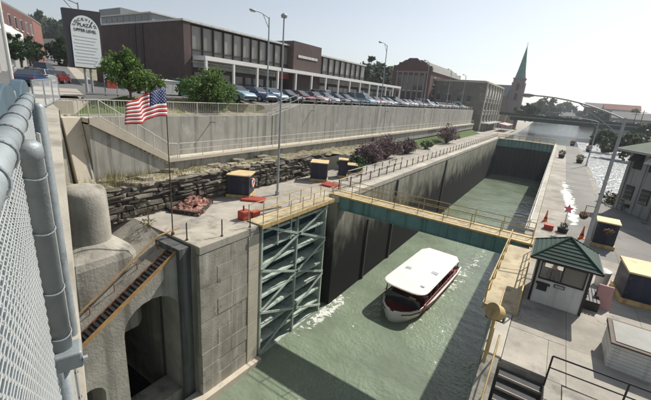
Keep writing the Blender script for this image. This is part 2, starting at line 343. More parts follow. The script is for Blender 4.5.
# far ground, one sheet to the horizon on each bank
sheet('left_bank_ground', 'asphalt', [(-25.2, 27, 6.88), (-25.2, 119, 6.88), (-25.2, 119.5, 6.6), (-60, 175, 5.6), (-400, 900, 5), (-1800, 2500, 5), (-2500, 1100, 8), (-300, 150, 6.88), (-62, 38, 6.88), (-40, 27, 6.88)])
sheet('mill_yard', 'slab', [(-24.0, 119.2, .1), (-14.9, 119.2, .1), (-15.2, 168, .1), (-60, 175, .1), (-60, 119.2, .1)])
sheet('right_bank_ground', 'earth', [(12.6, 30, .2), (60, -30, .2), (400, -60, .2), (2500, 600, 2), (2500, 2600, 4), (60, 900, 1), (28, 160, .2), (27.1, 149, .2)])
sheet('far_ground', 'grass', [(-1800, 900, -2.2), (2500, 900, -2.2), (2500, 5000, -2.2), (-1800, 5000, -2.2)])
# right terrace base and slabs --------------------------------------
tb = struct(MB().prism([(XR, 11.9, -.12), (XR, 112, -.12), (5.2, 112, -.12), (5.2, 47, -.12), (13, 35, -.12), (13, 12.4, -.12)], (0, 0, -11.5)).build('right_terrace', 'concrete_old'))
xs = [XR+.62, 1.9, 4.55, 7.2, 10, 12.9]
ys = [11.95, 14.3, 16.9, 19.6, 22.4, 25.4, 28.6, 32, 35.6, 39.4, 43.5, 48, 53, 58.5, 64.5, 71, 78, 86, 95, 104, 112]
for j in range(len(ys)-1):
    for i in range(len(xs)-1):
        if i == 2 and ys[j] > 47: x1 = 5.15
        else: x1 = xs[i+1]
        if ys[j] >= 33 and i >= 3: continue
        if i == 0 and ys[j] < 14: continue
        if ys[j] > 50 and i > 2: continue
        if xs[i] >= 4.5 and ys[j] > 46: continue
        e = .005; mm = 'slab2' if ys[j] > 24 and i >= 1 else 'slab'
        MB().box(xs[i]+e, x1-e, ys[j]+e, ys[j+1]-e, -.12, -.003+.006*random.random()).build('paving_slab', mm, tb)
# right of the stairwell
MB().box(1.35, 1.888, 11.96, 14.28, -.12, 0).build('paving_slab', 'slab', tb)
MB().box(XR+.62, 1.338, 12.0, 14.28, -.12, 0).build('paving_slab', 'slab', tb)
y = 12.0
while y < 111.5:
    L_ = 2.4+.5*random.random(); y2 = min(y+L_, 111.9)
    if not (15.9 < y < 25.5):
        MB().box(XR-.04, XR+.6, y+.01, y2-.01, -.45, .03+.012*random.random()).build('coping_block', 'coping', tb, bevel=.03)
    else:
        MB().box(-.05, XR+.6, y+.01, y2-.01, -.45, .02).build('coping_block', 'coping', tb, bevel=.03)
    y = y2
# left lock wall ------------------------------------------------------
lw = MB()
lw.box(-16.2, XL, 24.3, 112.0, -11.5, -.42)
lw.box(-17.5, -15.75, 15.25, 24.3, -11.5, -.42)         # back of the gate recess
llw = thing('lock_wall', 'dark wet lock wall along the left side of the chamber', 'lock wall', (-15, 68, -11.5))
lw.build('wall_body', 'wetwall', llw)
y = 24.35
while y < 111.8:
    y2 = min(y+2.7+.6*random.random(), 111.9)
    MB().box(-15.0, XL+.05, y+.012, y2-.012, -.42, .05+.02*random.random()).build('coping_block', 'coping', llw, bevel=.03)
    y = y2
# dark rubbing strips down the wall
for yy in (30.5, 37.2, 57.5):
    MB().box(XL-.02, XL+.16, yy, yy+.3, ZW-.5, -.5 if yy > 31 else -3.5).build('fender_timber', 'timber', llw)
# left terrace
lt = struct(MB().box(-20.9, -15.02, 10.7, 119, -.6, -.1).build('left_terrace', 'concrete_old'))
xs = [-20.7, -18.6, -16.8, -15.03]; y = 10.75
while y < 118:
    y2 = min(y+2.6+.04*y, 118.9)
    for i in range(3):
        MB().box(xs[i]+.005, xs[i+1]-.005, y+.005, y2-.005, -.1, -.003+.006*random.random()).build('paving_slab', 'slab', lt)
    y = y2
# rocky ledge between the old masonry and the retaining wall
gx = [-24.1, -23.3, -22.5, -21.8, -21.2, -20.75]; gy = [7+.7*i for i in range(64)]
vs = []; fs = []
for y in gy:
    for k, x in enumerate(gx):
        h = 1.95 - (.25 if k == 5 else 0) + .35*noise.noise((x*.9, y*.9, 0)) + .15*noise.noise((x*2.5, y*2.5, 3))
        if y > 34: h -= min(1.7, (y-34)*.13)*(k/5)
        vs.append((x, y, h))
for j in range(len(gy)-1):
    for i in range(5): a = j*6+i; fs.append((a, a+1, a+7, a+6))
sheet('rocky_ledge', 'earth', vs, fs)
sheet('far_verge', 'grass', [(-24.1, 50.9, 1.3), (-20.75, 50.9, .05), (-20.75, 119, .05), (-24.1, 119, 1.2)])
# ------------------------------------------------------------------ old rubble masonry: every stone a part
def rubble(name, label, x, y0, y1, z0, z1, depth, face, course=.36, parent_loc=None, jit=.07, m='stone', maxn=280):
    t = thing(name, label, 'stone wall', ((x), (y0+y1)/2, z0))
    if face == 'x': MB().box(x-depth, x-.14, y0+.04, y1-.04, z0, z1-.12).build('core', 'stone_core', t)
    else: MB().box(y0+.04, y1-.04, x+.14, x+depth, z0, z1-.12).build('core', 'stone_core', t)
    z = z0; n = 0
    while z < z1-.12:
        h = course*(.7+.6*random.random()); h = min(h, z1-z)
        y = y0 - .25*random.random()
        while y < y1:
            l = course*(1.0+random.random()**2*4.0); b = jit
            def q(): return random.uniform(-b, b)
            f = x+random.uniform(-.09, .09); g = .028
            ya, yb = max(y, y0)+g, min(y+l, y1)-g
            if yb-ya > .1 and n < maxn and random.random() > .05+(.35 if face == 'x' and z+h > z1-.25 else 0):
                za, zb = z+g, z+h-g
                P = [(f+q(), ya, za), (f+q(), yb, za), (f+q(), yb+q()*.4, zb+q()*.3), (f+q(), ya+q()*.4, zb+q()*.3)]
                B = [(x-.35, ya, za), (x-.35, yb, za), (x-.35, yb, zb), (x-.35, ya, zb)]
                if face == 'y':
                    P = [(b_, 2*x-a_, c_) for a_, b_, c_ in P]; B = [(b_, 2*x-a_, c_) for a_, b_, c_ in B]
                kf = random.uniform(.35, .8); mid = [tuple(p[k]*kf+(1-kf)*sum(pp[k] for pp in P)/4 for k in range(3)) for p in P]
                mid = [((a_+random.uniform(-.02, .13), b_+random.uniform(-.05, .05), c_+random.uniform(-.04, .04)) if face == 'x' else (a_, b_-random.uniform(0, .12), c_)) for a_, b_, c_ in mid]
                MB().loft([B, P, mid]).build('stone', m, t); n += 1
            y += l
        z += h
    return t
rubble('rubble_wall', 'old dark rubble stone wall below the concrete retaining wall', -20.6, 9.0, 32, -.1, 2.05, 1.0, 'x', .31, jit=.11, maxn=298)
# ------------------------------------------------------------------ concrete retaining wall
rw = thing('retaining_wall', 'tall board-marked concrete retaining wall below the car park', 'retaining wall', (-24.5, 60, 1))
MB().box(-25.0, -24.0, 9.9, 26.9, .5, 5.75).build('wall_panel', 'concrete_wall', rw)
y = 26.9
for k in range(12):
    y2 = y+7.68
    MB().prism([(-25.2, y+.012, .5), (-25.2, y2-.012, .5), (-25.2, y2-.012, 6.9), (-25.2, y+.012, 6.9 if k else 5.8), ][:4] if k else
               [(-25.2, y+.012, .5), (-25.2, y2-.012, .5), (-25.2, y2-.012, 6.9), (-25.2, y+4.3, 6.9), (-25.2, y+.012, 5.75)], (1.24, 0, 0)).build('wall_panel', 'concrete_wall', rw)
    y = y2
# walkway ledge along its foot
MB().box(-23.96, -22.95, 14.9, 119, 2.62, 2.86).build('walkway_ledge', 'concrete_pale', rw)
MB().box(-23.98, -23.2, 14.9, 119, 1.2, 2.62).build('ledge_footing', 'concrete_wall', rw)
# pipe stubs that throw the long slanting shadows
for px, py, zz in ((312, 110, 6.3), (387, 108, 6.3), (455, 111, 6.3), (212, 118, 5.3)):
    p = PX(px, py, -23.9); MB().tube((-24.1, p.y, zz), (-23.45, p.y, zz-.03), .05).build('drain_pipe', 'galv_dull', rw)
# end pilaster and stepped slabs at the near end of the wall
ps = thing('wall_pier', 'pale leaning concrete pier at the near end of the retaining wall', 'pier', (-23.4, 9.3, 1))
MB().hexa([(-24.6, 8.95, .6), (-22.6, 8.95, .6), (-22.6, 9.85, .6), (-24.6, 9.85, .6), (-24.9, 8.9, 5.75), (-23.9, 8.9, 5.75), (-23.9, 9.88, 5.75), (-24.9, 9.88, 5.75)]).build('shaft', 'concrete_pale', ps, bevel=.02)
MB().tube((-23.0, 9.75, 2.2), (-23.35, 9.7, 3.9), .035).build('drain_pipe', 'galv_dull', ps)
# stairs down the face of the wall
st = thing('concrete_staircase', 'concrete staircase running down the face of the retaining wall', 'staircase', (-23.5, 12.6, 2.62))
n = 16; y0, y1, zt, zb = 10.5, 14.9, 5.75, 2.86
for i in range(n):
    ya = y0+(y1-y0)*i/n; yb = y0+(y1-y0)*(i+1)/n; z = zt-(zt-zb)*(i+1)/n
    MB().box(-23.98, -23.05, ya, yb, z-.35, z).build('step', 'concrete_pale', st)
MB().prism([(-23.05, y0-.6, 5.75), (-23.05, y0-.6, 5.45), (-23.05, y1, 2.62), (-23.05, y1, 2.95), (-23.05, y0, 5.82), (-23.05, y0-.6, 5.82)], (.12, 0, 0)).build('stringer', 'concrete_pale', st)
MB().prism([(-23.98, y0-.6, 5.5), (-23.98, y0-.6, 2.0), (-23.98, y1, 2.0), (-23.98, y1, 2.5)], (.88, 0, 0)).build('solid_base', 'concrete_wall', st)
MB().box(-24.0, -22.95, 9.9, 10.48, 5.4, 5.76).build('landing', 'concrete_pale', st)
# ------------------------------------------------------------------ railings
def railing(name, label, pts, h, sp, rails, r, m, group=None, pick=0, rp=None, base=0, cat='railing', mp=None):
    pts = [V(*p) for p in pts]; t = thing(name, label, cat, pts[0], group)
    rp = rp or r
    for k, f in enumerate(rails):
        b = MB()
        for a, c in zip(pts, pts[1:]): b.tube(a+V(0, 0, h*f), c+V(0, 0, h*f), r if k == 0 else r*.8, 6)
        b.build('top_rail' if k == 0 else 'rail', m, t)
    pk = MB()
    for a, c in zip(pts, pts[1:]):
        l = (c-a).length; n = max(1, round(l/sp))
        for i in range(n+(1 if c is pts[-1] else 0)):
            p = a+(c-a)*(i/n); MB().tube(p-V(0, 0, base), p+V(0, 0, h), rp, 6).build('post', mp or m, t)
        if pick:
            k = int(l/pick)
            for i in range(1, k):
                p = a+(c-a)*(i/k); pk.tube(p+V(0, 0, .1), p+V(0, 0, h-.02), .011, 4, cap=False)
    if pick: stuff(pk.build('pickets', m, t))
    return t
railing('stair_railing', 'pale picket railing sloping down beside the concrete staircase', [(-23.0, 9.95, 5.78), (-23.0, 10.5, 5.8), (-23.0, 14.9, 2.93), (-23.0, 15.6, 2.86)], 1.05, 1.5, (1, .1), .032, 'whiterail', pick=.16)
railing('walkway_railing', 'pale pipe railing along the walkway ledge of the retaining wall', [(-23.0, 15.75, 2.86), (-23.0, 28, 2.86), (-23.0, 118, 2.86)], 1.05, 2.2, (1, .55), .024, 'whiterail')
railing('wall_top_railing', 'pale picket railing on the retaining wall behind the flag', [(-24.6, 8.7, 5.75), (-24.4, 10.0, 5.75), (-24.4, 26.9, 5.75)], 1.0, 2.0, (1, .12), .028, 'whiterail', pick=.17)
railing('ramp_railing', 'pipe railing sloping up to the car park at the wall step', [(-24.2, 27.0, 5.78), (-24.2, 31.2, 6.9)], 1.0, 1.4, (1, .5), .028, 'whiterail')
railing('guard_rail', 'dark post and rail barrier along the car park edge', [(-24.3, 32, 6.9), (-24.3, 118.8, 6.9)], .75, 2.75, (.95, .5), .04, 'galv_dull', rp=.07, mp='brown')
railing('chamber_railing', 'long low railing of dark posts and pale rails beside the lock chamber', [(-15.4, 26.4, 0), (-15.5, 118, 0)], 1.0, 2.1, (1, .55), .035, 'whiterail', rp=.06, mp='brown')
railing('inner_path_railing', 'short pipe railing on the left path behind the chamber railing', [(-16.9, 30.5, 0), (-16.9, 45, 0)], .95, 2.2, (1, .5), .03, 'whiterail', rp=.05, mp='brown')
railing('coping_railing', 'white pipe railing along the right edge of the lock chamber', [(XR+.2, 27.5, .03), (XR+.2, 103, .03)], .9, 3.0, (1, .5), .035, 'white')
# planting bank behind the upper railing
sheet('planting_bank', 'earth', [(-24.99, 14.6, 5.76), (-24.99, 27, 5.76), (-25.21, 27, 6.5), (-27.5, 27, 6.91), (-27.5, 14.6, 6.94)])
sheet('lawn_strip', 'grass', [(-24.99, 10.0, 5.77), (-24.99, 14.6, 5.77), (-27.5, 14.6, 6.95), V(-27.0, 13.0, 6.63), V(-26.0, 11.3, 6.62)])
# ------------------------------------------------------------------ street up the hill
def szr(s): return 6.62+.004*s if s < 60 else 6.86+.048*(s-60)
S_ = [-14, -4, 8, 20, 28, 40, 60, 90, 130, 200, 300, 420]
def strip(name, m, n0, n1, dz, s0=0):
    ss = [s for s in S_ if s >= s0]; vs = []
    for s in ss: vs += [UN(s, n0, szr(s)+dz), UN(s, n1, szr(s)+dz)]
    return sheet(name, m, vs, [(2*i, 2*i+1, 2*i+3, 2*i+2) for i in range(len(ss)-1)])
strip('street', 'asphalt', -14, -1.6, .0, 20); strip('parking_bay', 'asphalt', -1.6, 2.6, .125, 40)
strip('sidewalk', 'sidewalk', -1.6, 1.4, .12, 28); strip('forecourt_verge', 'sidewalk', 2.6, 4.5, .13, 60)
strip('far_sidewalk', 'sidewalk', -18, -14, .12, 8)
strip('hillside_ground', 'earth', 4.5, 25, .02, 60)
strip('far_hillside_ground', 'earth', -80, -18, -.1, 20)
sheet('plaza_forecourt', 'asphalt', [UN(29, 1.45, 6.93), UN(64, 4.4, 7.02), V(-62, 38, 7.0), V(-40, 28.7, 7.0), V(-40.5, 27, 6.95), V(-27.5, 27, 6.9), V(-27.5, 14.6, 6.94)])
# near bridge deck under the photographer
bd = struct(MB().prism([UN(-6, -.06, 6.6), UN(19.9, -.06, 6.68), UN(19.9, -14, 6.68), UN(-6, -14, 6.6)], (0, 0, -.28)).build('bridge_deck', 'concrete'))
# ------------------------------------------------------------------ concrete pier between gate and stair wall: ashlar blocks
pr = thing('lock_pier', 'stained block pier in front of the open left gate', 'pier', (-15.5, 13, -11.3))
MB().box(-17.4, -14.62, 10.7, 15.18, -11.3, -.1).build('core', 'concrete_old', pr)
MB().box(-16.8, -14.35, 10.72, 15.2, -.45, .03).build('cap', 'concrete', pr, bevel=.04)
z = -.47; k = 0
while z > -10.9:
    h = 1.05; nb = 3 if k % 2 else 2; ys_ = [10.72]+[10.72+3.55*(i+1)/nb for i in range(nb)]
    if k % 2 == 0: ys_ = [10.72, 12.9, 14.27]
    for a, b_ in zip(ys_, ys_[1:]):
        MB().box(-14.7, -14.36+random.uniform(-.02, .02), a+.006, b_-.006, z-h+.006, z-.006).build('stone_block', 'block', pr, bevel=.012)
    MB().box(-14.7, -14.33, 14.29, 15.2, z-h+.006, z-.006).build('quoin_block', 'concrete_pale', pr, bevel=.02)
    z -= h; k += 1
MB().prism([(-14.9, 9.6, -9.6), (-13.95, 10.3, -9.6), (-13.95, 15.3, -9.9), (-14.9, 15.3, -9.9)], (0, 0, -1.2)).build('footing', 'concrete_pale', pr)
for a, b_ in ((13.1, -8.4), (12.4, -9.0)):
    pass
# ------------------------------------------------------------------ stair wall with arches (downstream of the pier)
sw = thing('stair_wall', 'sloping concrete wall with dark arched culverts below the rusty steps', 'culvert wall', (-16.2, 6.5, -11.3))
def top(y): return 0 if y > 10.6 else max(-6.2, -.12-(10.6-y)*.61)
def arch_pts(yc, w, zs, zb, n=10):
    return [(yc+w*math.cos(math.pi*i/n), zs+w*.92*math.sin(math.pi*i/n)) for i in range(n+1)]
def archwall(b, x, x2, ya, yb, arches):
    # strips of wall around arch openings, face X=x, thickness towards x2
    ycur = ya
    for (yc, w, zs, zb) in sorted(arches):
        quad(b, x, x2, ycur, yc-w); pts = arch_pts(yc, w, zs, zb)
        pts = pts[::-1]
        for (p, q) in zip(pts, pts[1:]):
            b.hexa([(x, p[0], p[1]), (x2, p[0], p[1]), (x2, q[0], q[1]), (x, q[0], q[1]), (x, p[0], top(p[0])), (x2, p[0], top(p[0])), (x2, q[0], top(q[0])), (x, q[0], top(q[0]))])
        quad_low(b, x, x2, yc-w, yc+w, zb)
        ycur = yc+w
    quad(b, x, x2, ycur, yb)
def quad(b, x, x2, a, c):
    b.hexa([(x, a, -11.3), (x2, a, -11.3), (x2, c, -11.3), (x, c, -11.3), (x, a, top(a)), (x2, a, top(a)), (x2, c, top(c)), (x, c, top(c))])
def quad_low(b, x, x2, a, c, zb):
    b.hexa([(x, a, -11.3), (x2, a, -11.3), (x2, c, -11.3), (x, c, -11.3), (x, a, zb), (x2, a, zb), (x2, c, zb), (x, c, zb)])
b = MB(); archwall(b, -15.3, -16.9, -2, 10.02, [(8.56, 1.5, -3.75, -9.1), (5.35, .62, -6.2, -9.1)])
b.build('wall_body', 'concrete_old', sw)
MB().box(-25.2, -24.9, 3, 10.6, -11, -3).build('culvert_back', 'concrete_old', sw)
MB().box(-24.9, -16.9, 10.06, 10.6, -11, -2).build('culvert_side', 'concrete_old', sw)
MB().box(-24.9, -16.9, 6.4, 6.9, -11, -3.2).build('culvert_side', 'concrete_old', sw)
MB().prism([(-16.95, 10.7, -.15), (-16.95, 6.2, -2.9), (-16.95, 6.2, -3.2), (-16.95, 10.7, -2.2)], (-8, 0, 0)).build('culvert_roof', 'concrete_old', sw)
MB().box(-17.2, -15.05, 10.03, 10.69, -11.3, -.12).build('recess_panel', 'recess_shade', sw)  # strip coloured dark to stand in for shade in the recess
# rusty steps lying on the slope
sp_ = thing('rusty_steps', 'narrow rusty steel stairs descending the sloping culvert wall', 'stairs', (-15.7, 7.4, -2))
for i in range(15):
    y = 10.45-i*.37; z = top(y)+.02
    MB().box(-15.98, -15.42, y-.36, y-.09, z-.07, z+.01).build('tread', 'black', sp_)
    MB().box(-15.98, -15.42, y-.08, y-.0, z-.08, z+.06).build('nosing', 'tread', sp_)
MB().bar((-15.38, 10.2, top(10.2)+.08), (-15.38, 4.9, top(4.9)+.1), .05, .22).build('stringer', 'rust_rail', sp_)
MB().bar((-16.02, 10.2, top(10.2)+.08), (-16.02, 4.9, top(4.9)+.1), .05, .22).build('stringer', 'rust', sp_)
hr = thing('slope_handrail', 'worn orange handrail along the inner edge of the sloping wall', 'handrail', (-16.8, 8, -1.5))
pp = [V(-16.75, 11.2, .32), V(-16.75, 9.9, .2), V(-16.75, 3.2, top(3.2)+.42)]
MB().path(pp, .045, 8).build('rail', 'rust_rail', hr)
for i in range(6):
    y = 9.9-i*1.2; MB().tube((-16.75, y, top(y)-.05), (-16.75, y, top(y)+.38), .03, 6).build('post', 'rust', hr)
# filler ground behind the sloping wall
struct(MB().hexa([(-24, 3, -5.2), (-16.9, 3, -5.2), (-16.9, 10.7, -1.0), (-24, 10.7, -1.0), (-24, 3, -4.6), (-16.9, 3, -4.75), (-16.9, 10.7, -.14), (-24, 10.7, .2)]).build('sloping_bank', 'concrete_old'))
# round-nosed old bridge pier ---------------------------------------
cp = thing('round_pier', 'round grey concrete pier on a flared base beside the steps', 'pier', (-19.1, 7.55, -4))
CX, CY = -19.1, 7.55
MB().lathe([(1.06, .0), (1.06, .8), (1.04, 2.0), (1.02, 2.55), (.94, 2.8), (.57, 2.92), (0, 2.95)], 40, (CX, CY, 0)).build('shaft', 'concrete_old', cp, smooth=True)
ring = []
for z, r, sq in ((-5.0, 1.85, 1), (-.75, 1.8, 1), (-.42, 1.72, .9), (-.1, 1.35, .35), (.12, 1.08, 0)):
    rr = []
    for i in range(40):
        a = 2*math.pi*i/40; c_, s_ = math.cos(a), math.sin(a); k = 1/max(abs(c_), abs(s_)); k = min(k, 1.22)
        f = r*(1+(k-1)*sq); rr.append((CX+f*c_, CY-.1+f*s_, z))
    ring.append(rr)
MB().loft(ring).build('flared_base', 'concrete_old', cp, smooth=False)
MB().box(-19.4, -17.6, 4.5, 5.75, -6.5, -1.2).build('footing_block', 'concrete_old', cp, bevel=.05)
# rough stone abutment, left edge
ab = rubble('abutment', 'rough broken stone abutment just behind the fence post', -17.7, 4.6, 5.95, -4, 5.3, 1.0, 'x', .55, jit=.16, maxn=90)
MB().box(-19.6, -17.75, 4.6, 5.98, 5.3, 5.84).build('capstone', 'concrete_old', ab)
MB().hexa([(-23.9, 7.75, -1), (-22.5, 7.75, -1), (-22.5, 8.7, -1), (-23.9, 8.7, -1), (-24.7, 8.0, 5.7), (-23.95, 8.0, 5.7), (-23.95, 8.8, 5.7), (-24.7, 8.8, 5.7)]).build('buttress', 'concrete_old', ab)
struct(MB().prism([(-25, 9.8, -6), (-23.9, 8.5, -6), (-20.2, 6.3, -6), (-18.75, 5.0, -6), (-18.75, -6, -6), (-44, -6, -6), (-44, 12, -6)], (0, 0, 11.85)).build('abutment_fill', 'concrete_old'))
struct(MB().prism([(-25.0, 10.0, 5.852), (-24.9, 8.72, 5.852), UN(19.95, -.02, 5.852), UN(19.95, -14, 5.852), UN(42, -14, 5.852), UN(42, 1.42, 5.852), UN(29, 1.42, 5.852), V(-27, 13, 5.852)], (0, 0, .76)).build('approach_fill', 'sidewalk'))
# ================================================================== LOCK GATES
def gate_leaf(name, label, x, d, y0=15.45, y1=23.05):
    # d=+1: ribs face +X (left leaf), d=-1 mirrored
    t = thing(name, label, 'lock gate', (x, y0, -10.9), 'mitre gate leaves folded back into the walls')
    X = lambda a: x+d*a
    def bx(n, m, a0, a1, *r): return MB().box(min(X(a0), X(a1)), max(X(a0), X(a1)), *r).build(n, m, t)
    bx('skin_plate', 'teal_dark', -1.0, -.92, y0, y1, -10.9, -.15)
    for i in range(9):
        z = -.55-i*1.2
        bx('rib', 'teal_pale', -.92, -.02, y0+.16, y1-.16, z-.05, z+.02)
        bx('rib_flange', 'teal_pale', -.08, -.0, y0+.17, y1-.17, z-.13, z-.052)
    bx('end_post', 'teal_pale', -.9, .06, y0, y0+.15, -10.9, -.15)
    bx('end_post', 'teal_pale', -.9, .06, y1-.15, y1, -10.9, -.15)
    bx('middle_post', 'teal_pale', -.2, .05, 19.2, 19.34, -10.9, -.15)
    for a, b_ in (((y0, -.12), (y1, -3.23)), ((y0, -3.2), (y1, -.45)), ((y0, -3.25), (y1, -6.3)), ((y0, -6.35), (y1, -3.4)), ((y0, -6.45), (y1, -9.6)), ((y0, -9.8), (y1, -6.5))):
        MB().bar((X(.1), a[0], a[1]), (X(.1), b_[0], b_[1]), .05, .17).build('brace', 'teal_pale', t)
    # valve frame near the top
    for a in ((17.0, 17.1, -1.9, -.2), (18.4, 18.5, -1.9, -.2), (17.1, 18.4, -1.1, -1.0)):
        bx('valve_frame', 'teal_pale', .0, .07, *a)
    bx('valve_gap', 'black', -.5, -.45, 17.1, 18.4, -1.0, -.25)
    # walkway on top
    bx('walkway', 'yellow_deck', -.95, .32, y0-.3, y1+.5, .0, .12)
    bx('walkway_edge', 'yellow', .321, .40, y0-.3, y1+.5, -.14, .14)
    for a in (-.9, .34):
        b = MB(); b.tube((X(a), y0-.2, 1.15), (X(a), y1+.3, 1.15), .03, 6).build('top_rail', 'yellow', t)
        MB().tube((X(a), y0-.2, .65), (X(a), y1+.3, .65), .022, 6).build('rail', 'yellow', t)
        for i in range(7):
            y = y0-.2+i*(y1-y0+.5)/6; MB().tube((X(a), y, .1), (X(a), y, 1.15), .028, 6).build('post', 'yellow', t)
    return t
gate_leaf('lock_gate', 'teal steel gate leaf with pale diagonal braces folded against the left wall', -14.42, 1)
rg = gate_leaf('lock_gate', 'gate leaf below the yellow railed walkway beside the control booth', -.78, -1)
# right wall recess block under that leaf is part of the terrace; drum floodlight
dl = thing('floodlight', 'yellow drum floodlight on the railing post at the right lock edge', 'floodlight', (-.45, 13.7, 0))
c0 = PX(496, 312, -.45)
MB().lathe([(.0, -.17), (.22, -.17), (.24, -.14), (.24, .15), (.26, .16), (.26, .2), (.0, .19)], 24).build('drum', 'yellow', dl, smooth=False)
drum = dl.children[0]; OFF_ = V(-.45, 13.7, 0)
drum.data.transform(Matrix.Translation((0, 0, 0)))
for v in drum.data.vertices: v.co = v.co+OFF_         # centre it on the origin first
drum.data.transform(Matrix.Rotation(R(65), 4, 'X') @ Matrix.Identity(4)); drum.data.transform(Matrix.Rotation(R(-35), 4, 'Z'))
drum.location = V(c0.x, c0.y, c0.z)-OFF_
hz = c0.z
dl.location = (c0.x, c0.y, 0); drum.location = (0, 0, hz); OFF[dl.name] = V(c0.x, c0.y, 0)
MB().tube((c0.x, c0.y, .02), (c0.x, c0.y, hz-.2), .05, 8).build('post', 'yellow', dl)
MB().path([(c0.x-.25, c0.y, hz), (c0.x-.25, c0.y, hz-.28), (c0.x+.25, c0.y, hz-.28), (c0.x+.25, c0.y, hz)], .025, 6).build('yoke', 'brown', dl)
railing('edge_railing', 'yellow and dark railing at the right lock edge below the floodlight', [(-.5, 15.0, .03), (-.45, 13.0, .03), (-.42, 11.95, .03)], 1.0, 1.1, (1, .55), .03, 'yellow')
# far (closed) upper gates
def far_gate(label, x0, x1, ya, yb):
    t = thing('upper_gate', label, 'lock gate', ((x0+x1)/2, 111, -11), 'closed upper mitre gates')
    n = 7
    for i in range(n):
        a = x0+(x1-x0)*i/n; b_ = x0+(x1-x0)*(i+1)/n; y1_ = ya+(yb-ya)*i/n; y2_ = ya+(yb-ya)*(i+1)/n
        MB().hexa([(a, y1_, -11), (b_-.04, y2_, -11), (b_-.04, y2_+.8, -11), (a, y1_+.8, -11), (a, y1_, -2.1), (b_-.04, y2_, -2.1), (b_-.04, y2_+.8, -2.1), (a, y1_+.8, -2.1)]).build('wet_plank_panel', 'gatewet', t)
        MB().hexa([(a, y1_, -2.1), (b_-.04, y2_, -2.1), (b_-.04, y2_+.8, -2.1), (a, y1_+.8, -2.1), (a, y1_, -.2), (b_-.04, y2_, -.2), (b_-.04, y2_+.8, -.2), (a, y1_+.8, -.2)]).build('top_panel', 'teal', t)
        MB().bar((a+.05, y1_-.05, -.2), (a+.05, y1_-.05, -2.0), .1, .1).build('stiffener', 'teal_pale', t)
    MB().hexa([(x0, ya-.3, -.2), (x1, yb-.3, -.2), (x1, yb+1.2, -.2), (x0, ya+1.2, -.2), (x0, ya-.3, 0), (x1, yb-.3, 0), (x1, yb+1.2, 0), (x0, ya+1.2, 0)]).build('walkway', 'yellow_deck', t)
    for dy in (-.25, 1.1):
        for z in (.55, 1.05): MB().tube((x0, ya+dy, z), (x1, yb+dy, z), .035, 6).build('rail', 'yellow', t)
        for i in range(5):
            f = i/4; MB().tube((x0+(x1-x0)*f, ya+(yb-ya)*f+dy, 0), (x0+(x1-x0)*f, ya+(yb-ya)*f+dy, 1.05), .035, 6).build('post', 'yellow', t)

far_gate('left leaf of the closed black upper gate at the far end of the lock', -14.15, -7.42, 110.6, 112.0)
far_gate('right leaf of the closed black upper gate at the far end of the lock', -7.38, -.65, 112.0, 110.6)
struct(MB().box(-16, 5.2, 112.85, 114.5, -12, -1.6).build('upper_gate_sill', 'concrete_old'))
# ================================================================== FOOTBRIDGE
fb = thing('footbridge', 'teal girder footbridge with yellow railings crossing the lock', 'footbridge', (-7.5, 25.2, -1))
ya, yb, xa, xb = 24.7, 26.0, -15.2, .2
for y in (ya, yb):
    MB().box(xa, xb, y-.06, y+.06, -.98, .05).build('girder', 'teal', fb)
    MB().box(xa, xb, y-.17, y+.17, -1.03, -.98).build('girder_flange', 'teal', fb)
    s = -1 if y == ya else 1
    for i in range(10):
        x = xa+.7+i*1.55; MB().box(x-.03, x+.03, y+.061*s if s > 0 else y-.15, y+.15 if s > 0 else y-.061, -.97, .0).build('stiffener', 'teal', fb)
    MB().box(xa, xb, y-.2, y+.13, .05, .17).build('kerb', 'yellow', fb)
    for z, r in ((1.15, .032), (.66, .024)): MB().tube((xa+.2, y, z), (xb-.2, y, z), r, 6).build('rail', 'yellow', fb)
    for i in range(9):
        x = xa+.2+i*(xb-xa-.4)/8; MB().tube((x, y, .16), (x, y, 1.15), .03, 6).build('post', 'yellow', fb)
for i in range(28):
    x = xa+i*(xb-xa)/28; MB().box(x+.008, x+(xb-xa)/28-.008, ya+.14, yb-.21, .06, .125).build('deck_plank', 'yellow_deck', fb)
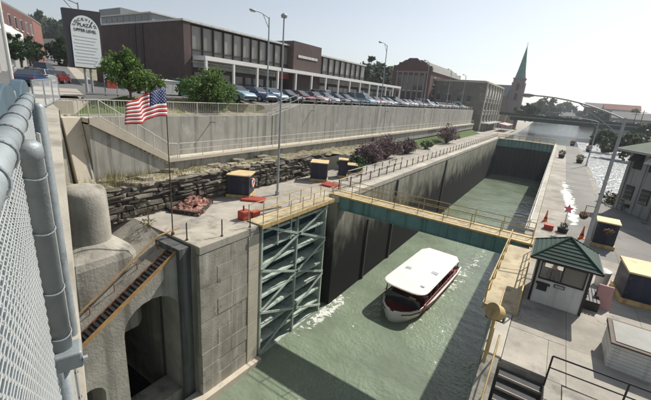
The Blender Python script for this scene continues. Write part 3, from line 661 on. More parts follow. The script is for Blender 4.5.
# ================================================================== TOUR BOAT
def person(label, loc, rz, sit=False, shirt='shirt', pants='black', group=None):
    t = thing('person', label, 'person', loc, group)
    if sit: J = [((0, 0, .48), .15), ((0, 0, .75), .15), ((0, 0, .98), .16), ((0, -.01, 1.1), .06), ((0, -.03, 1.2), .095), ((0, -.03, 1.32), .085)]
    else: J = [((0, 0, .92), .145), ((0, 0, 1.15), .14), ((0, 0, 1.40), .16), ((0, -.01, 1.52), .058), ((0, -.02, 1.63), .092), ((0, -.02, 1.75), .082)]
    E = [(0, 1), (1, 2), (2, 3), (3, 4), (4, 5)]
    hp = J[0][0][2]; sh = J[2][0][2]
    for s in (-1, 1):
        n = len(J)
        if sit: J += [((s*.1, -.05, hp-.02), .1), ((s*.12, -.42, hp), .075), ((s*.12, -.45, .1), .05), ((s*.12, -.58, .05), .04)]
        else: J += [((s*.1, 0, hp-.08), .1), ((s*.11, -.02, .48), .07), ((s*.11, 0, .1), .05), ((s*.12, -.15, .05), .045)]
        E += [(0, n), (n, n+1), (n+1, n+2), (n+2, n+3)]
        n = len(J); J += [((s*.2, 0, sh-.01), .065), ((s*.25, .02, sh-.3), .05), ((s*.18, -.22, sh-.42), .04), ((s*.13, -.32, sh-.42), .035)]
        E += [(2, n), (n, n+1), (n+1, n+2), (n+2, n+3)]
    me = bpy.data.meshes.new('body'); me.from_pydata([j[0] for j in J], E, [])
    o = bpy.data.objects.new('body_src', me); COL.objects.link(o)
    sk = o.modifiers.new('s', 'SKIN'); o.modifiers.new('d', 'SUBSURF').levels = 1
    for i, j in enumerate(J): me.skin_vertices[0].data[i].radius = (j[1], j[1]*(.75 if i < 3 else 1))
    me.skin_vertices[0].data[0].use_root = True
    dg = bpy.context.evaluated_depsgraph_get(); nm = bpy.data.meshes.new_from_object(o.evaluated_get(dg)); bpy.data.objects.remove(o)
    nm.materials.clear()
    for q in ('skin', shirt, pants): nm.materials.append(M[q])
    for p in nm.polygons:
        c = p.center; p.use_smooth = True
        p.material_index = 0 if c.z > sh+.07 or (c.y < -.2 and c.z > hp+.15) else (1 if c.z > hp+.02 and not (sit and c.y < -.2) else 2)
    bo = bpy.data.objects.new('body', nm); COL.objects.link(bo); bo.parent = t
    hz_ = J[5][0][2]
    h = MB(); h.lathe([(0, .1), (.06, .09), (.095, .03), (.098, -.03), (.08, -.09)], 12, (0, .012, hz_-.02)); ho = h.build('hair', 'hair', None, smooth=True); ho.parent = t
    t.rotation_euler.z = rz
    return t
bt = thing('tour_boat', 'white canal tour boat with a long white roof heading out of the lock', 'boat', (0, 0, 0))
def hull_ring(y, hw, zk, zs, flare=.12):
    return [(-hw, y, zs), (-hw*(1-flare*.3), y, zs*.35), (-hw*.86*(1-flare), y, zk*.55), (0, y, zk), (hw*.86*(1-flare), y, zk*.55), (hw*(1-flare*.3), y, zs*.35), (hw, y, zs)]
st_ = [(-6.9, .2, -.05, 1.0), (-6.6, .75, -.3, .96), (-5.9, 1.32, -.45, .88), (-4.8, 1.76, -.5, .81), (-2, 1.98, -.5, .76), (2, 2.0, -.5, .75), (5, 1.96, -.5, .77), (6.6, 1.85, -.4, .82)]
MB().loft([hull_ring(*s) for s in st_], cap=True, closed=False).build('hull', 'boatwhite', bt, smooth=True)
# gunwale and side deck
for s in (-1, 1):
    g = MB()
    for (a, b_) in zip(st_, st_[1:]): g.bar((s*a[1], a[0], a[3]+.03), (s*b_[1], b_[0], b_[3]+.03), .16, .1)
    g.build('gunwale', 'boatwhite', bt); g = MB()
    for (a, b_) in zip(st_[1:], st_[2:]): g.bar((s*(a[1]+.02), a[0], a[3]-.2), (s*(b_[1]+.02), b_[0], b_[3]-.2), .05, .09)
    g.build('rub_rail', 'maroon_rail', bt)
dk = [(-s[1]*.97, s[0], s[3]-.30) for s in st_]+[(s[1]*.97, s[0], s[3]-.30) for s in st_[::-1]]
MB().add(dk, [tuple(range(len(dk)))]).build('foredeck', 'maroon', bt)
MB().box(-1.85, 1.85, -4.6, 6.2, .2, .28).build('cabin_floor', 'maroon', bt)
# roof: rounded at the bow, chamfered at the stern
rp_ = []
for i in range(13):
    a = math.pi+math.pi*i/12; ca, sa = math.cos(a), math.sin(a)
    rp_.append((2.08*math.copysign(abs(ca)**.55, ca), -4.2+1.35*math.copysign(abs(sa)**.8, sa)))
rp_ += [(2.08, 4.2), (1.55, 5.15), (-1.55, 5.15), (-2.08, 4.2)]
MB().loft([[(x*.985, y*.992, 2.44) for x, y in rp_], [(x, y, 2.47) for x, y in rp_], [(x, y, 2.53) for x, y in rp_], [(x*.97, y*.985, 2.58) for x, y in rp_], [(x*.5, y*.6, 2.635) for x, y in rp_]]).build('roof', 'roofwhite', bt)
rf = bt.children[-1]
for x, y, a, b_ in ((-1.15, -1.4, .55, .5), (1.2, -.6, .6, .55), (1.3, -3.9, .35, .25)):
    MB().box(x-a/2, x+a/2, y-b_/2, y+b_/2, 2.58, 2.66).build('roof_hatch', 'galv_dull', rf)
for i in range(7): y = -3.6+i*1.3; MB().box(-2.0, 2.0, y-.025, y+.025, 2.585, 2.60+.0).build('roof_batten', 'roofwhite', rf)
for s in (-1, 1):
    for i in range(8):
        y = -4.3+i*1.3; MB().box(s*1.88-.04, s*1.88+.04, y-.04, y+.04, .6, 2.46).build('roof_post', 'maroon', bt)
    MB().tube((s*1.93, -4.6, 1.3), (s*1.93, 5.0, 1.3), .03, 6).build('side_rail', 'maroon_rail', bt)
    MB().box(s*1.9-.02, s*1.9+.02, -4.5, 5.0, .55, .98).build('side_panel', 'maroon', bt)
for i in range(9):
    for x in (-1.0, 1.0):
        y = -3.4+i*.95
        MB().box(x-.62, x+.62, y-.2, y+.22, .28, .68).build('bench_seat', 'maroon', bt)
        MB().box(x-.62, x+.62, y+.18, y+.26, .68, 1.1).build('bench_back', 'maroon', bt)
MB().prism([(-1.75, -5.0, .75), (1.75, -5.0, .75), (1.6, -4.85, 1.55), (-1.6, -4.85, 1.55)], (0, .06, 0)).build('windscreen', 'glass', bt)
MB().box(.35, .95, -4.45, -4.0, .28, 1.25).build('helm_console', 'boatwhite', bt)
BR = math.atan2(-.5, 10.0)      # bow towards the camera, slightly left
bt.location = (-8.25, 32.6, ZW+.03); bt.rotation_euler.z = -R(3.5)
def boatp(x, y, z): c_, s_ = math.cos(-R(3.5)), math.sin(-R(3.5)); return (-8.25+x*c_-y*s_, 32.6+x*s_+y*c_, ZW+.03+z)
for k, (x, y, sh_, lb) in enumerate(((1.2, -.9, 'black', 'passenger in dark clothes seated amidships under the boat roof'), (1.25, 1.0, 'shirt', 'passenger in navy seated on a middle bench of the boat'),
        (1.3, 2.9, 'flagred', 'passenger in red seated near the stern of the boat'), (1.25, 4.0, 'white', 'passenger in white on the rearmost boat bench'), (1.35, -2.8, 'white', 'passenger in white on the front boat bench'), (-1.2, -2.8, 'flagred', 'passenger in red on the far side of the front boat bench'), (1.35, .05, 'white', 'passenger in white beside the middle roof post'))):
    person(lb, boatp(x, y+.06, .22), -R(3.5), True, sh_, 'black', 'boat passengers')
# foam at the gate foot and the boat's wake: thin sheets whose coverage fades at the edges
def foam(name, label, P, nu, nv, cov, m):
    vs = []; cv = []
    for i in range(nu+1):
        for j in range(nv+1): vs.append(P(i/nu, j/nv)); cv.append(cov(i/nu, j/nv))
    o = MB().add(vs, [(i*(nv+1)+j, i*(nv+1)+j+1, (i+1)*(nv+1)+j+1, (i+1)*(nv+1)+j) for i in range(nu) for j in range(nv)]).build(name, m, None, fix=False)
    at = o.data.attributes.new('cover', 'FLOAT', 'POINT')
    for i, c in enumerate(cv): at.data[i].value = c
    return tag(o, label, 'foam', kind='stuff')
foam('gate_foam', 'white foam floating at the foot of the open gate', lambda u, v: (-14.25+v*3.0, 15.6+u*12, ZW+.012), 24, 10, lambda u, v: .34*(1-abs(u-.62)*1.5)-.62*max(0, v-.12*(1+1.6*u))-.08, 'foam_gate')
foam('wake_foam', 'broken white wake trailing beside and behind the boat', lambda u, v: (*boatp(-3.2+v*8.0, -7+u*34, 0)[:2], ZW+.014), 40, 16, lambda u, v: .28-.85*abs(v-.62-.1*u)-.22*abs(u-.4), 'foam_wake')
# ================================================================== RIGHT TERRACE THINGS
# control booth -------------------------------------------------------
bo = thing('control_booth', 'white lock control booth with green hipped roof beside the gate', 'booth', (1.4, 18.1, 0))
x0, x1, y0, y1, hh = .45, 2.35, 17.15, 19.1, 2.15
def siding(x0, x1, y0, y1, z0, z1, holes, side):   # clapboards as one lapped sheet with openings
    b = MB(); z = z0; hgt = .115
    while z < z1-.01:
        zt = min(z+hgt, z1); segs = [(x0, x1) if side in 'fb' else (y0, y1)]
        for (a, c_, za, zb) in holes:
            if zt > za+.005 and z < zb-.005: segs = [q for s in segs for q in ((s[0], min(s[1], a)), (max(s[0], c_), s[1])) if q[1]-q[0] > .01]
        for a, c_ in segs:
            if side == 'f': b.hexa([(a, y0-.03, z), (c_, y0-.03, z), (c_, y0+.03, z), (a, y0+.03, z), (a, y0-.008, zt), (c_, y0-.008, zt), (c_, y0+.03, zt), (a, y0+.03, zt)])
            elif side == 'b': b.box(a, c_, y1-.03, y1+.02, z, zt)
            elif side == 'l': b.hexa([(x0-.03, a, z), (x0+.03, a, z), (x0+.03, c_, z), (x0-.03, c_, z), (x0-.008, a, zt), (x0+.03, a, zt), (x0+.03, c_, zt), (x0-.008, c_, zt)])
            else: b.hexa([(x1-.03, a, z), (x1+.03, a, z), (x1+.03, c_, z), (x1-.03, c_, z), (x1-.03, a, zt), (x1+.008, a, zt), (x1+.008, c_, zt), (x1-.03, c_, zt)])
        z = zt
    return b
fw = [(.62, 2.2, 1.2, 1.95)]
siding(x0+.04, x1-.04, y0, y1, 0, hh, fw, 'f').build('front_wall', 'white_old', bo)
siding(x0+.04, x1-.04, y0, y1, 0, hh, [(.8, 2.0, 1.1, 1.95)], 'b').build('back_wall', 'white_old', bo)
siding(x0, x1, y0+.04, y1-.04, 0, hh, [(17.5, 18.8, 1.15, 1.95)], 'l').build('side_wall', 'white_old', bo)
siding(x0, x1, y0+.04, y1-.04, 0, hh, [(17.5, 18.8, 1.15, 1.95)], 'r').build('side_wall', 'white_old', bo)
for x in (x0, x1):
    for y in (y0, y1): MB().box(x-.05, x+.05, y-.05, y+.05, 0, hh).build('corner_board', 'black', bo)
MB().box(x0-.06, x1+.06, y0-.06, y1+.06, hh-.08, hh-.0).build('fascia_band', 'black', bo)
MB().box(x0+.05, x1-.05, y0+.05, y1-.05, .0, .05).build('floor', 'timber', bo)
fr = MB(); a, c_, za, zb = fw[0]
for q in ((a-.04, c_+.04, za-.05, za), (a-.04, c_+.04, zb, zb+.05), (a-.04, a, za, zb), (c_, c_+.04, za, zb), (1.38, 1.43, za, zb)): fr.box(q[0], q[1], y0-.06, y0+.02, q[2], q[3])
wf = fr.build('window_frame', 'black', bo)
MB().box(1.43, c_, y0-.01, y0-.002, za, zb).build('pane', 'blind', wf)
MB().box(1.02, 1.38, y0-.01, y0-.002, za, zb).build('pane', 'glassclear', wf)
MB().box(a, 1.0, y0-.01, y0-.002, za, zb).build('pane', 'glassclear', wf)
MB().box(.62, 1.0, y0-.06, y0-.03, .62, .95).build('counter_panel', 'glass', bo); MB().box(.55, 1.08, y0-.2, y0-.03, .95, 1.0).build('ledge', 'black', bo)
MB().box(1.22, 1.62, y0-.05, y0-.03, .92, 1.08).build('notice_frame', 'black', bo); MB().box(1.25, 1.59, y0-.06, y0-.05, .945, 1.055).build('notice', 'galv_dull', bo)
e = .33; ax, ay, az_ = 1.4, 18.12, 2.98
cs = [(x0-e, y0-e, hh-.02), (x1+e, y0-e, hh-.02), (x1+e, y1+e, hh-.02), (x0-e, y1+e, hh-.02)]
for i in range(4):      # shingle courses per roof face
    A, B = V(*cs[i]), V(*cs[(i+1) % 4]); T = V(ax, ay, az_); nrow = 8
    cen = (A+B)/2; nrm = ((B-A).cross(T-A)).normalized()
    if nrm.z < 0: nrm = -nrm
    for r_ in range(nrow):
        f0, f1_ = r_/nrow, (r_+1.12)/nrow; f1_ = min(f1_, 1)
        p = [A.lerp(T, f0), B.lerp(T, f0), B.lerp(T, f1_), A.lerp(T, f1_)]
        lo = nrm*.035; hi = nrm*.008
        MB().hexa([p[0], p[1], p[2], p[3], p[0]+lo, p[1]+lo, p[2]+hi, p[3]+hi]).build('shingle_course', 'roofgreen', bo)
for i in range(4): MB().tube(V(*cs[i])+V(0, 0, .03), V(ax, ay, az_+.04), .035, 6).build('hip_cap', 'roofgreen', bo)
eave = MB()
for i in range(4): eave.bar(cs[i], cs[(i+1) % 4], .05, .09)
eave.build('eave_board', 'black', bo)
person('lock operator silhouetted inside the control booth window', (1.12, 17.75, .05), R(20), False, 'shirt', 'black')
# machinery cabinets --------------------------------------------------
def cabinet(label, x, y, w, d, h, rz=0, group='navy machinery cabinets', lid=.12, base=.24):
    t = thing('machinery_cabinet', label, 'cabinet', (0, 0, 0), group)
    MB().box(-w/2-.08, w/2+.08, -d/2-.08, d/2+.08, 0, base).build('base', 'yellow', t, bevel=.02)
    MB().box(-w/2, w/2, -d/2, d/2, base, h-lid).build('body', 'navy', t, bevel=.03)
    MB().box(-w/2+.08, -.02, -d/2-.015, -d/2, base+.08, h-lid-.08).build('door', 'navy', t); MB().box(.02, w/2-.08, -d/2-.015, -d/2, base+.08, h-lid-.08).build('door', 'navy', t)
    MB().box(-.06, -.04, -d/2-.05, -d/2-.015, h*.5, h*.5+.18).build('handle', 'black', t)
    for i in range(4): MB().box(w*.12, w*.38, -d/2-.022, -d/2-.015, h*.62+i*.06, h*.62+i*.06+.03).build('vent_slot', 'black', t)
    for z in (base+.25, h-lid-.3):
        for hx in (-w/2+.06, w/2-.1): MB().box(hx, hx+.04, -d/2-.03, -d/2-.0, z, z+.12).build('hinge', 'brown', t)
    o = w/2+.06; q = d/2+.06
    MB().hexa([(-o, -q, h-lid), (o, -q, h-lid), (o, q, h-lid), (-o, q, h-lid), (-o, -q, h-.04), (o, -q, h-.04), (o, q, h), (-o, q, h)]).build('lid', 'cream', t, bevel=.015)
    t.location = (x, y, 0); t.rotation_euler.z = rz; return t
c1 = cabinet('navy cabinet with cream lid and hanging flower basket behind the booth', 3.85, 28.45, 1.15, 1.2, 1.78)
c2 = cabinet('large navy cabinet with cream lid at the right edge near the booth', 5.05, 20.9, 2.2, 1.9, 1.62, R(4))
c3 = cabinet('navy cabinet with a white life ring on the left terrace', -20.0, 19.0, 1.7, 1.6, 1.85, R(30))
c4 = cabinet('navy cabinet without a ring farther along the left terrace', -18.9, 28.3, 1.6, 1.5, 1.9, R(30))
c5 = cabinet('slim tall navy cabinet on the left terrace', -18.0, 31.3, .9, .9, 1.95, R(30))
c6 = cabinet('low dark navy cabinet behind the slim one on the left terrace', -18.3, 33.6, 1.3, 1.1, 1.1, R(30))
MB().lathe([(.05, -.04), (.09, 0), (.05, .04), (.0, .05), (0, -.05)], 10).build('lid_vent', 'brown', c2); c2.children[-1].location = (.3, 0, 1.66)
# life ring
lr = thing('life_ring', 'white life ring hung on the navy cabinet', 'life ring', (0, 0, 0))
b = MB(); n1, n2 = 20, 8; vs = []
for i in range(n1):
    a = 2*math.pi*i/n1
    for j in range(n2): c_ = 2*math.pi*j/n2; r_ = .29+.075*math.cos(c_); vs.append((r_*math.cos(a), .075*math.sin(c_), r_*math.sin(a)))
b.add(vs, [(i*n2+j, i*n2+(j+1) % n2, ((i+1) % n1)*n2+(j+1) % n2, ((i+1) % n1)*n2+j) for i in range(n1) for j in range(n2)]); b.build('ring', 'white', lr, smooth=True)
for k in range(4):
    a = k*math.pi/2+.4; MB().tube((.21*math.cos(a), -.0, .21*math.sin(a)), (.38*math.cos(a), 0, .38*math.sin(a)), .085, 8).build('band', 'orange', lr)
fn = Matrix.Rotation(R(30), 3, 'Z')
pv = V(-20.0, 19.0, 0)+fn @ V(.93, .05, 1.1); lr.location = pv; lr.rotation_euler.z = R(120)
# red machinery, platforms
def platform(label, x, y, w, d, rz, name='red_platform'):
    t = thing(name, label, 'platform', (0, 0, 0), 'red steel platforms on the left terrace')
    MB().box(-w/2, w/2, -d/2, d/2, 0, .12).build('frame', 'red', t)
    n = max(3, int(w/.16))
    for i in range(n): MB().box(-w/2+w*i/n+.02, -w/2+w*(i+1)/n-.02, -d/2+.04, d/2-.04, .12, .15).build('grating_bar', 'red', t)
    t.location = (x, y, 0); t.rotation_euler.z = rz
platform('red steel floor platform in front of the cabinet with the life ring', -18.4, 18.8, 1.7, 1.1, R(30))
platform('red steel floor platform by the slim cabinet and footbridge', -16.9, 27.3, 1.5, 1.4, 0)
rb_ = thing('gate_winch', 'red gate winch housing at the corner of the left gate', 'winch', (-15.6, 15.8, 0))
MB().box(-16.1, -15.55, 15.0, 15.7, .04, .62).build('housing', 'red', rb_, bevel=.04); MB().box(-16.0, -15.6, 15.9, 16.6, .04, .4).build('gearbox', 'red', rb_, bevel=.04)
MB().tube((-15.85, 15.3, .62), (-15.85, 15.3, .95), .05).build('shaft', 'brown', rb_); MB().tube((-15.8, 15.7, .3), (-15.8, 16.0, .3), .08).build('coupling', 'brown', rb_)
MB().tube((-15.8, 16.6, .25), (-15.4, 18.5, .25), .05).build('drive_arm', 'brown', rb_)
# hatch box -----------------------------------------------------------
hb = thing('hatch_box', 'white clapboard hatch box with glazed lid near the right edge', 'hatch', (4, 14.7, 0))
hx0, hx1, hy0, hy1 = 3.05, 5.1, 14.0, 15.5
b = MB()
for i in range(7):
    z = i*.13; b.box(hx0-.02-.004*(i % 2), hx1+.02, hy0-.02-.004*(i % 2), hy1+.02, z, z+.118); b.box(hx0, hx1, hy0, hy1, z+.118, z+.13)
b.build('clapboard_wall', 'white_old', hb)
lid = MB().hexa([(hx0-.08, hy0-.08, .91), (hx1+.08, hy0-.08, .91), (hx1+.08, hy1+.08, .91), (hx0-.08, hy1+.08, .91), (hx0-.08, hy0-.08, .97), (hx1+.08, hy0-.08, .97), (hx1+.08, hy1+.08, 1.05), (hx0-.08, hy1+.08, 1.05)]).build('lid', 'brown', hb)
MB().hexa([(hx0+.05, hy0+.06, .94), (hx1-.5, hy0+.06, .94), (hx1-.5, hy1-.06, .94), (hx0+.05, hy1-.06, .94), (hx0+.05, hy0+.06, 1.0), (hx1-.5, hy0+.06, 1.0), (hx1-.5, hy1-.06, 1.07), (hx0+.05, hy1-.06, 1.07)]).build('glazed_panel', 'lidglass', lid)
MB().hexa([(hx1-.42, hy0+.06, .94), (hx1+.04, hy0+.06, .94), (hx1+.04, hy1-.06, .94), (hx1-.42, hy1-.06, .94), (hx1-.42, hy0+.06, 1.0), (hx1+.04, hy0+.06, 1.0), (hx1+.04, hy1-.06, 1.07), (hx1-.42, hy1-.06, 1.07)]).build('lid_panel', 'white_old', lid)
# stairwell bottom right ------------------------------------------------
sc = thing('stairwell', 'steep dark stairs dropping from the terrace at the bottom edge', 'stairs', (.5, 10.5, -6))
for i in range(14):
    y = 11.9-i*.42; z = -.16*(i+1)-.1
    MB().box(.05, 1.3, y-.40, y-.02, z-.06, z).build('tread', 'tread_dark', sc); MB().box(.05, 1.3, y-.43, y-.395, z-.07, z+.012).build('nosing', 'tread', sc)
MB().prism([(-.05, 11.94, .0), (-.05, 11.94, -6), (-.05, 6, -6), (-.05, 6, -2.4)], (-.5, 0, 0)).build('side_wall', 'concrete_old', sc)
MB().prism([(1.32, 11.94, .0), (1.32, 11.94, -6), (1.32, 6, -6), (1.32, 6, -2.2), (1.32, 10.8, .0)], (.45, 0, 0)).build('side_wall', 'concrete_old', sc)
struct(MB().prism([(1.8, 11.9, -.5), (13, 12.3, -.5), (13, -2, -3.5), (1.8, -2, -3.5)], (0, 0, -9)).build('lower_bank', 'concrete_old'))
railing('stairwell_rail', 'yellow handrail going down the lock side of the bottom stairs', [(-.2, 11.9, .0), (-.2, 6.6, -2.0)], .9, 1.3, (1, .5), .03, 'yellow')
p1_, p2_ = PZ(553, 356, 1.1), PZ(651, 392, 1.1)
d_ = (p2_-p1_); railing('black_railing', 'black pipe railing crossing the bottom right corner', [(p1_.x, p1_.y, 0), (p1_.x+d_.x*1.6, p1_.y+d_.y*1.6, 0)], 1.1, 1.9, (1, .62), .026, 'black')
struct(MB().prism([(1.8, 11.88, -.01), (1.8, 10.2, -.01), (13, 9, -.01), (13, 12.38, -.01)], (0, 0, -.5)).build('lower_apron', 'slab'))
# lamp posts on the right ------------------------------------------------
def arm_lamp(label, base, h, arm, z2, r=.1, name='lamp_post', grp='lamp posts on the right terrace'):
    t = thing(name, label, 'street lamp', base, grp); B = V(*base)
    MB().tube(B, B+V(0, 0, h), r, 12, r*.62).build('pole', 'galv_dull', t)
    MB().tube(B, B+V(0, 0, .25), r*1.7, 12, r*1.5).build('base_flange', 'galv_dull', t)
    A = V(*arm); T = B+V(0, 0, h-.1)
    pts = [T+A*f+V(0, 0, z2*(1-(1-f)**2)) for f in [i/8 for i in range(9)]]
    MB().path(pts, .045, 8).build('arm', 'galv_dull', t)
    MB().path([T-V(0, 0, .9), pts[4]], .03, 6).build('brace', 'galv_dull', t)
    e_ = pts[-1]; dn = A.normalized()
    rings = []
    for f, w_, hh_ in ((0, .05, .05), (.1, .1, .09), (.35, .16, .12), (.6, .15, .1), (.75, .06, .04)):
        c_ = e_+dn*f; sd = V(-dn.y, dn.x, 0)
        rings.append([c_+sd*w_*math.cos(a)+V(0, 0, hh_*math.sin(a)) for a in [2*math.pi*i/10 for i in range(10)]])
    hd = MB().loft(rings).build('lamp_head', 'galv_dull', t, smooth=True)
    MB().loft([[e_+dn*(.2+.4*(i % 2))+V(-dn.y, dn.x, 0)*(.1 if i < 2 else -.1)+V(0, 0, z) for i in (0, 1, 3, 2)] for z in (-.09, -.15)]).build('lens', 'lens', hd)
    return t
lp = PZ(585, 247, 0); tp = PY(625, 118, lp.y); he = PY(534, 95.5, lp.y)
arm_lamp('tall grey lamp post with a long braced arm beside the navy cabinet', lp, tp.z, (he.x-tp.x-0.0, 0, 0), he.z-tp.z+.1, .13)
l2 = PZ(586, 166, 0); arm_lamp('farther grey lamp post standing by the spillway', l2, 7.3, (-2.2, 0, 0), .3, .11)
# flower basket, cones, umbrella stand ------------------------------------
def tuft(b, c, r, n, size, squash=.7):
    for i in range(n):
        d = V(random.gauss(0, 1), random.gauss(0, 1), random.gauss(0, 1)).normalized()*r*(.5+.5*random.random()); d.z *= squash
        leaf(b, V(*c)+d, size*(.6+.8*random.random()))
def leaf(b, p, s, up=0):
    a = V(random.gauss(0, 1), random.gauss(0, 1), random.gauss(0, 1)+up).normalized(); c_ = a.orthogonal().normalized()
    ang = random.random()*6.28; u = (Matrix.Rotation(ang, 3, a) @ c_)*s; v = a.cross(u)*.5
    b.add([p-u, p+v*.9-u*.1, p+u, p-v*.9-u*.1], [(0, 1, 2, 3)])
def basket(label, c, r=.28):
    t = thing('flower_basket', label, 'flower basket', c, 'hanging flower baskets'); C = V(*c)
    MB().lathe([(0, -.22), (.12, -.2), (.22, -.08), (.25, .02), (.0, .02)], 14, C).build('bowl', 'timber', t)
    b = MB(); tuft(b, C+V(0, 0, .1), r, 160, .06); stuff(b.build('foliage', 'leaf', t, fix=False))
    b = MB(); tuft(b, C+V(0, 0, .12), r*1.1, 120, .05); stuff(b.build('blooms', 'petal', t, fix=False))
    return t
fx = c1.location; k1 = basket('basket of pink flowers on the front of the navy cabinet behind the booth', (fx.x+.05, fx.y-.92, 1.15))
MB().bar((fx.x+.05, fx.y-.62, 1.2), (fx.x+.05, fx.y-.9, 1.2), .04, .04).build('bracket', 'black', k1)
k2 = basket('basket of pink flowers hanging from the tall lamp post', (lp.x-.55, lp.y, 2.0))
MB().path([(lp.x, lp.y, 2.7), (lp.x-.55, lp.y, 2.7), (lp.x-.55, lp.y, 2.05)], .02, 6).build('hanger', 'black', k2)
def cone(label, x, y, h=.75, z=0):
    t = thing('traffic_cone', label, 'traffic cone', (x, y, z), 'orange traffic cones'); 
    MB().box(x-.2, x+.2, y-.2, y+.2, z, z+.04).build('base', 'orange', t); MB().lathe([(.15, .04), (.12, .2)], 14, (x, y, z)).build('lower_cone', 'orange', t)
    MB().lathe([(.12, .2), (.09, .36)], 14, (x, y, z)).build('reflective_collar', 'brown', t); MB().lathe([(.09, .36), (.03, h), (0, h)], 14, (x, y, z)).build('upper_cone', 'orange', t)
p = PZ(545, 221, 0); cone('orange traffic cone near the right end of the footbridge', p.x, p.y, .9)
p = PZ(581, 238, 0); cone('orange traffic cone leaning near the lamp post foot', p.x, p.y, .9)
p = PZ(548, 229, 0); t = thing('red_crate', 'small red crate on the terrace behind the booth', 'crate', p)
MB().box(p.x-.3, p.x+.3, p.y-.25, p.y+.25, 0, .3).build('body', 'red', t, bevel=.02); MB().box(p.x-.32, p.x+.32, p.y-.27, p.y+.27, .3, .36).build('lid', 'red', t, bevel=.02)
p = PZ(562, 232, 0); t = thing('pennant_stand', 'pink star pennant on a pole in a dark planter behind the booth', 'pennant', p)
MB().lathe([(0, 0), (.3, 0), (.36, .35), (.28, .35), (0, .3)], 14, p).build('planter', 'black', t); MB().tube(p+V(0, 0, .3), p+V(0, 0, 1.75), .025).build('pole', 'galv_dull', t)
b = MB(); pts = [(p.x+(.34 if i % 2 == 0 else .15)*math.sin(i*math.pi/5), p.y-.03, p.z+1.75+(.36 if i % 2 == 0 else .16)*math.cos(i*math.pi/5)) for i in range(10)]
b.prism(pts, (0, .03, 0)).build('star', 'pink', t)
b = MB(); tuft(b, p+V(0, 0, .5), .3, 120, .07); stuff(b.build('foliage', 'leaf_dark', t, fix=False))
# pink board, bench, white bin by the booth
p = PZ(601, 306, 0); t = thing('folding_sign', 'pale pink folding board standing right of the booth', 'sign board', p)
MB().hexa([p+V(-.3, -.3, 0), p+V(.25, -.3, 0), p+V(.25, -.27, 0), p+V(-.3, -.27, 0), p+V(-.3, .0, 1.0), p+V(.25, .0, 1.0), p+V(.25, .03, 1.0), p+V(-.3, .03, 1.0)]).build('front_panel', 'pinkboard', t)
MB().hexa([p+V(-.3, .37, 0), p+V(.25, .37, 0), p+V(.25, .4, 0), p+V(-.3, .4, 0), p+V(-.3, .04, 1.0), p+V(.25, .04, 1.0), p+V(.25, .07, 1.0), p+V(-.3, .07, 1.0)]).build('back_panel', 'pinkboard', t)
p = V(2.95, 18.6, 0); t = thing('slatted_bench', 'black slatted bench against the right side of the booth', 'bench', p)
for i in range(4): MB().box(2.55+.13*i, 2.65+.13*i, 17.9, 19.4, .42, .46).build('seat_slat', 'black', t)
for i in range(3): MB().box(2.5, 2.54, 17.9, 19.4, .55+.14*i, .64+.14*i).build('back_slat', 'black', t)
for y in (18.0, 19.3): MB().box(2.5, 3.05, y-.03, y+.03, 0, .42).build('leg', 'black', t); MB().box(2.46, 2.5, y-.03, y+.03, 0, .95).build('back_post', 'black', t)
p = PZ(600, 285, 0); t = thing('white_bin', 'white bin standing behind the black bench', 'bin', p)
MB().lathe([(0, 0), (.26, 0), (.3, .75), (.0, .75)], 16, p).build('drum', 'white_old', t); MB().lathe([(.32, .75), (.32, .8), (.1, .9), (0, .9)], 16, p).build('lid', 'white', t)
# puddle of wet paving
pud = [(556, 186), (562, 182), (570, 183), (573, 190), (570, 196), (577, 203), (580, 212), (577, 220), (569, 222), (562, 214), (561, 206), (557, 200), (559, 193)]
o = foam('chalky_spill', 'broken chalky white smear on the paving behind the booth', lambda a_, b_: V(*(PZ(556, 180, 0).lerp(PZ(558, 224, 0), a_).lerp(PZ(575, 180, 0).lerp(PZ(586, 226, 0), a_), b_)).xy, .0075), 24, 12, lambda a_, b_: .34-.9*abs(b_-.35-.25*a_)-.55*abs(a_-.55)**2, 'foam_spill')
o['category'] = 'spill'
# stone service building, far right ------------------------------------------
A = V(5.7, 42.0, 0); u = V(.58, -.815, 0); v = V(.815, .58, 0)
sbg = thing('stone_building', 'grey building with green hipped roof at the right edge', 'building', A)
def ub(name, m, a0, a1, b0, b1, z0, z1, par=None):
    return MB().hexa([A+u*a0+v*b0+V(0, 0, z0), A+u*a1+v*b0+V(0, 0, z0), A+u*a1+v*b1+V(0, 0, z0), A+u*a0+v*b1+V(0, 0, z0), A+u*a0+v*b0+V(0, 0, z1), A+u*a1+v*b0+V(0, 0, z1), A+u*a1+v*b1+V(0, 0, z1), A+u*a0+v*b1+V(0, 0, z1)]).build(name, m, par or sbg)
ub('wall', 'greywall', 0, 12, .0, 9, -.1, 5.55)
for i in range(7): ub('pilaster', 'greywall', .1+i*1.6, .38+i*1.6, -.1, 0, 0, 5.5)
for i in range(6):
    for z0 in (1.1, 3.9):
        w_ = ub('window', 'black', .62+i*1.6, 1.5+i*1.6, -.04, .02, z0, z0+1.3); ub('pane', 'glass', .68+i*1.6, 1.44+i*1.6, -.06, -.04, z0+.06, z0+1.24, w_)
        if z0 > 3 and i < 3:
            aw = MB(); q0, q1 = .6+i*1.6, 1.52+i*1.6
            aw.hexa([A+u*q0-v*.7+V(0, 0, z0+.7), A+u*q1-v*.7+V(0, 0, z0+.7), A+u*q1-v*.05+V(0, 0, z0+1.3), A+u*q0-v*.05+V(0, 0, z0+1.3), A+u*q0-v*.7+V(0, 0, z0+.74), A+u*q1-v*.7+V(0, 0, z0+.74), A+u*q1-v*.05+V(0, 0, z0+1.35), A+u*q0-v*.05+V(0, 0, z0+1.35)]).build('awning', 'white_old' if i == 1 else 'timber', w_)
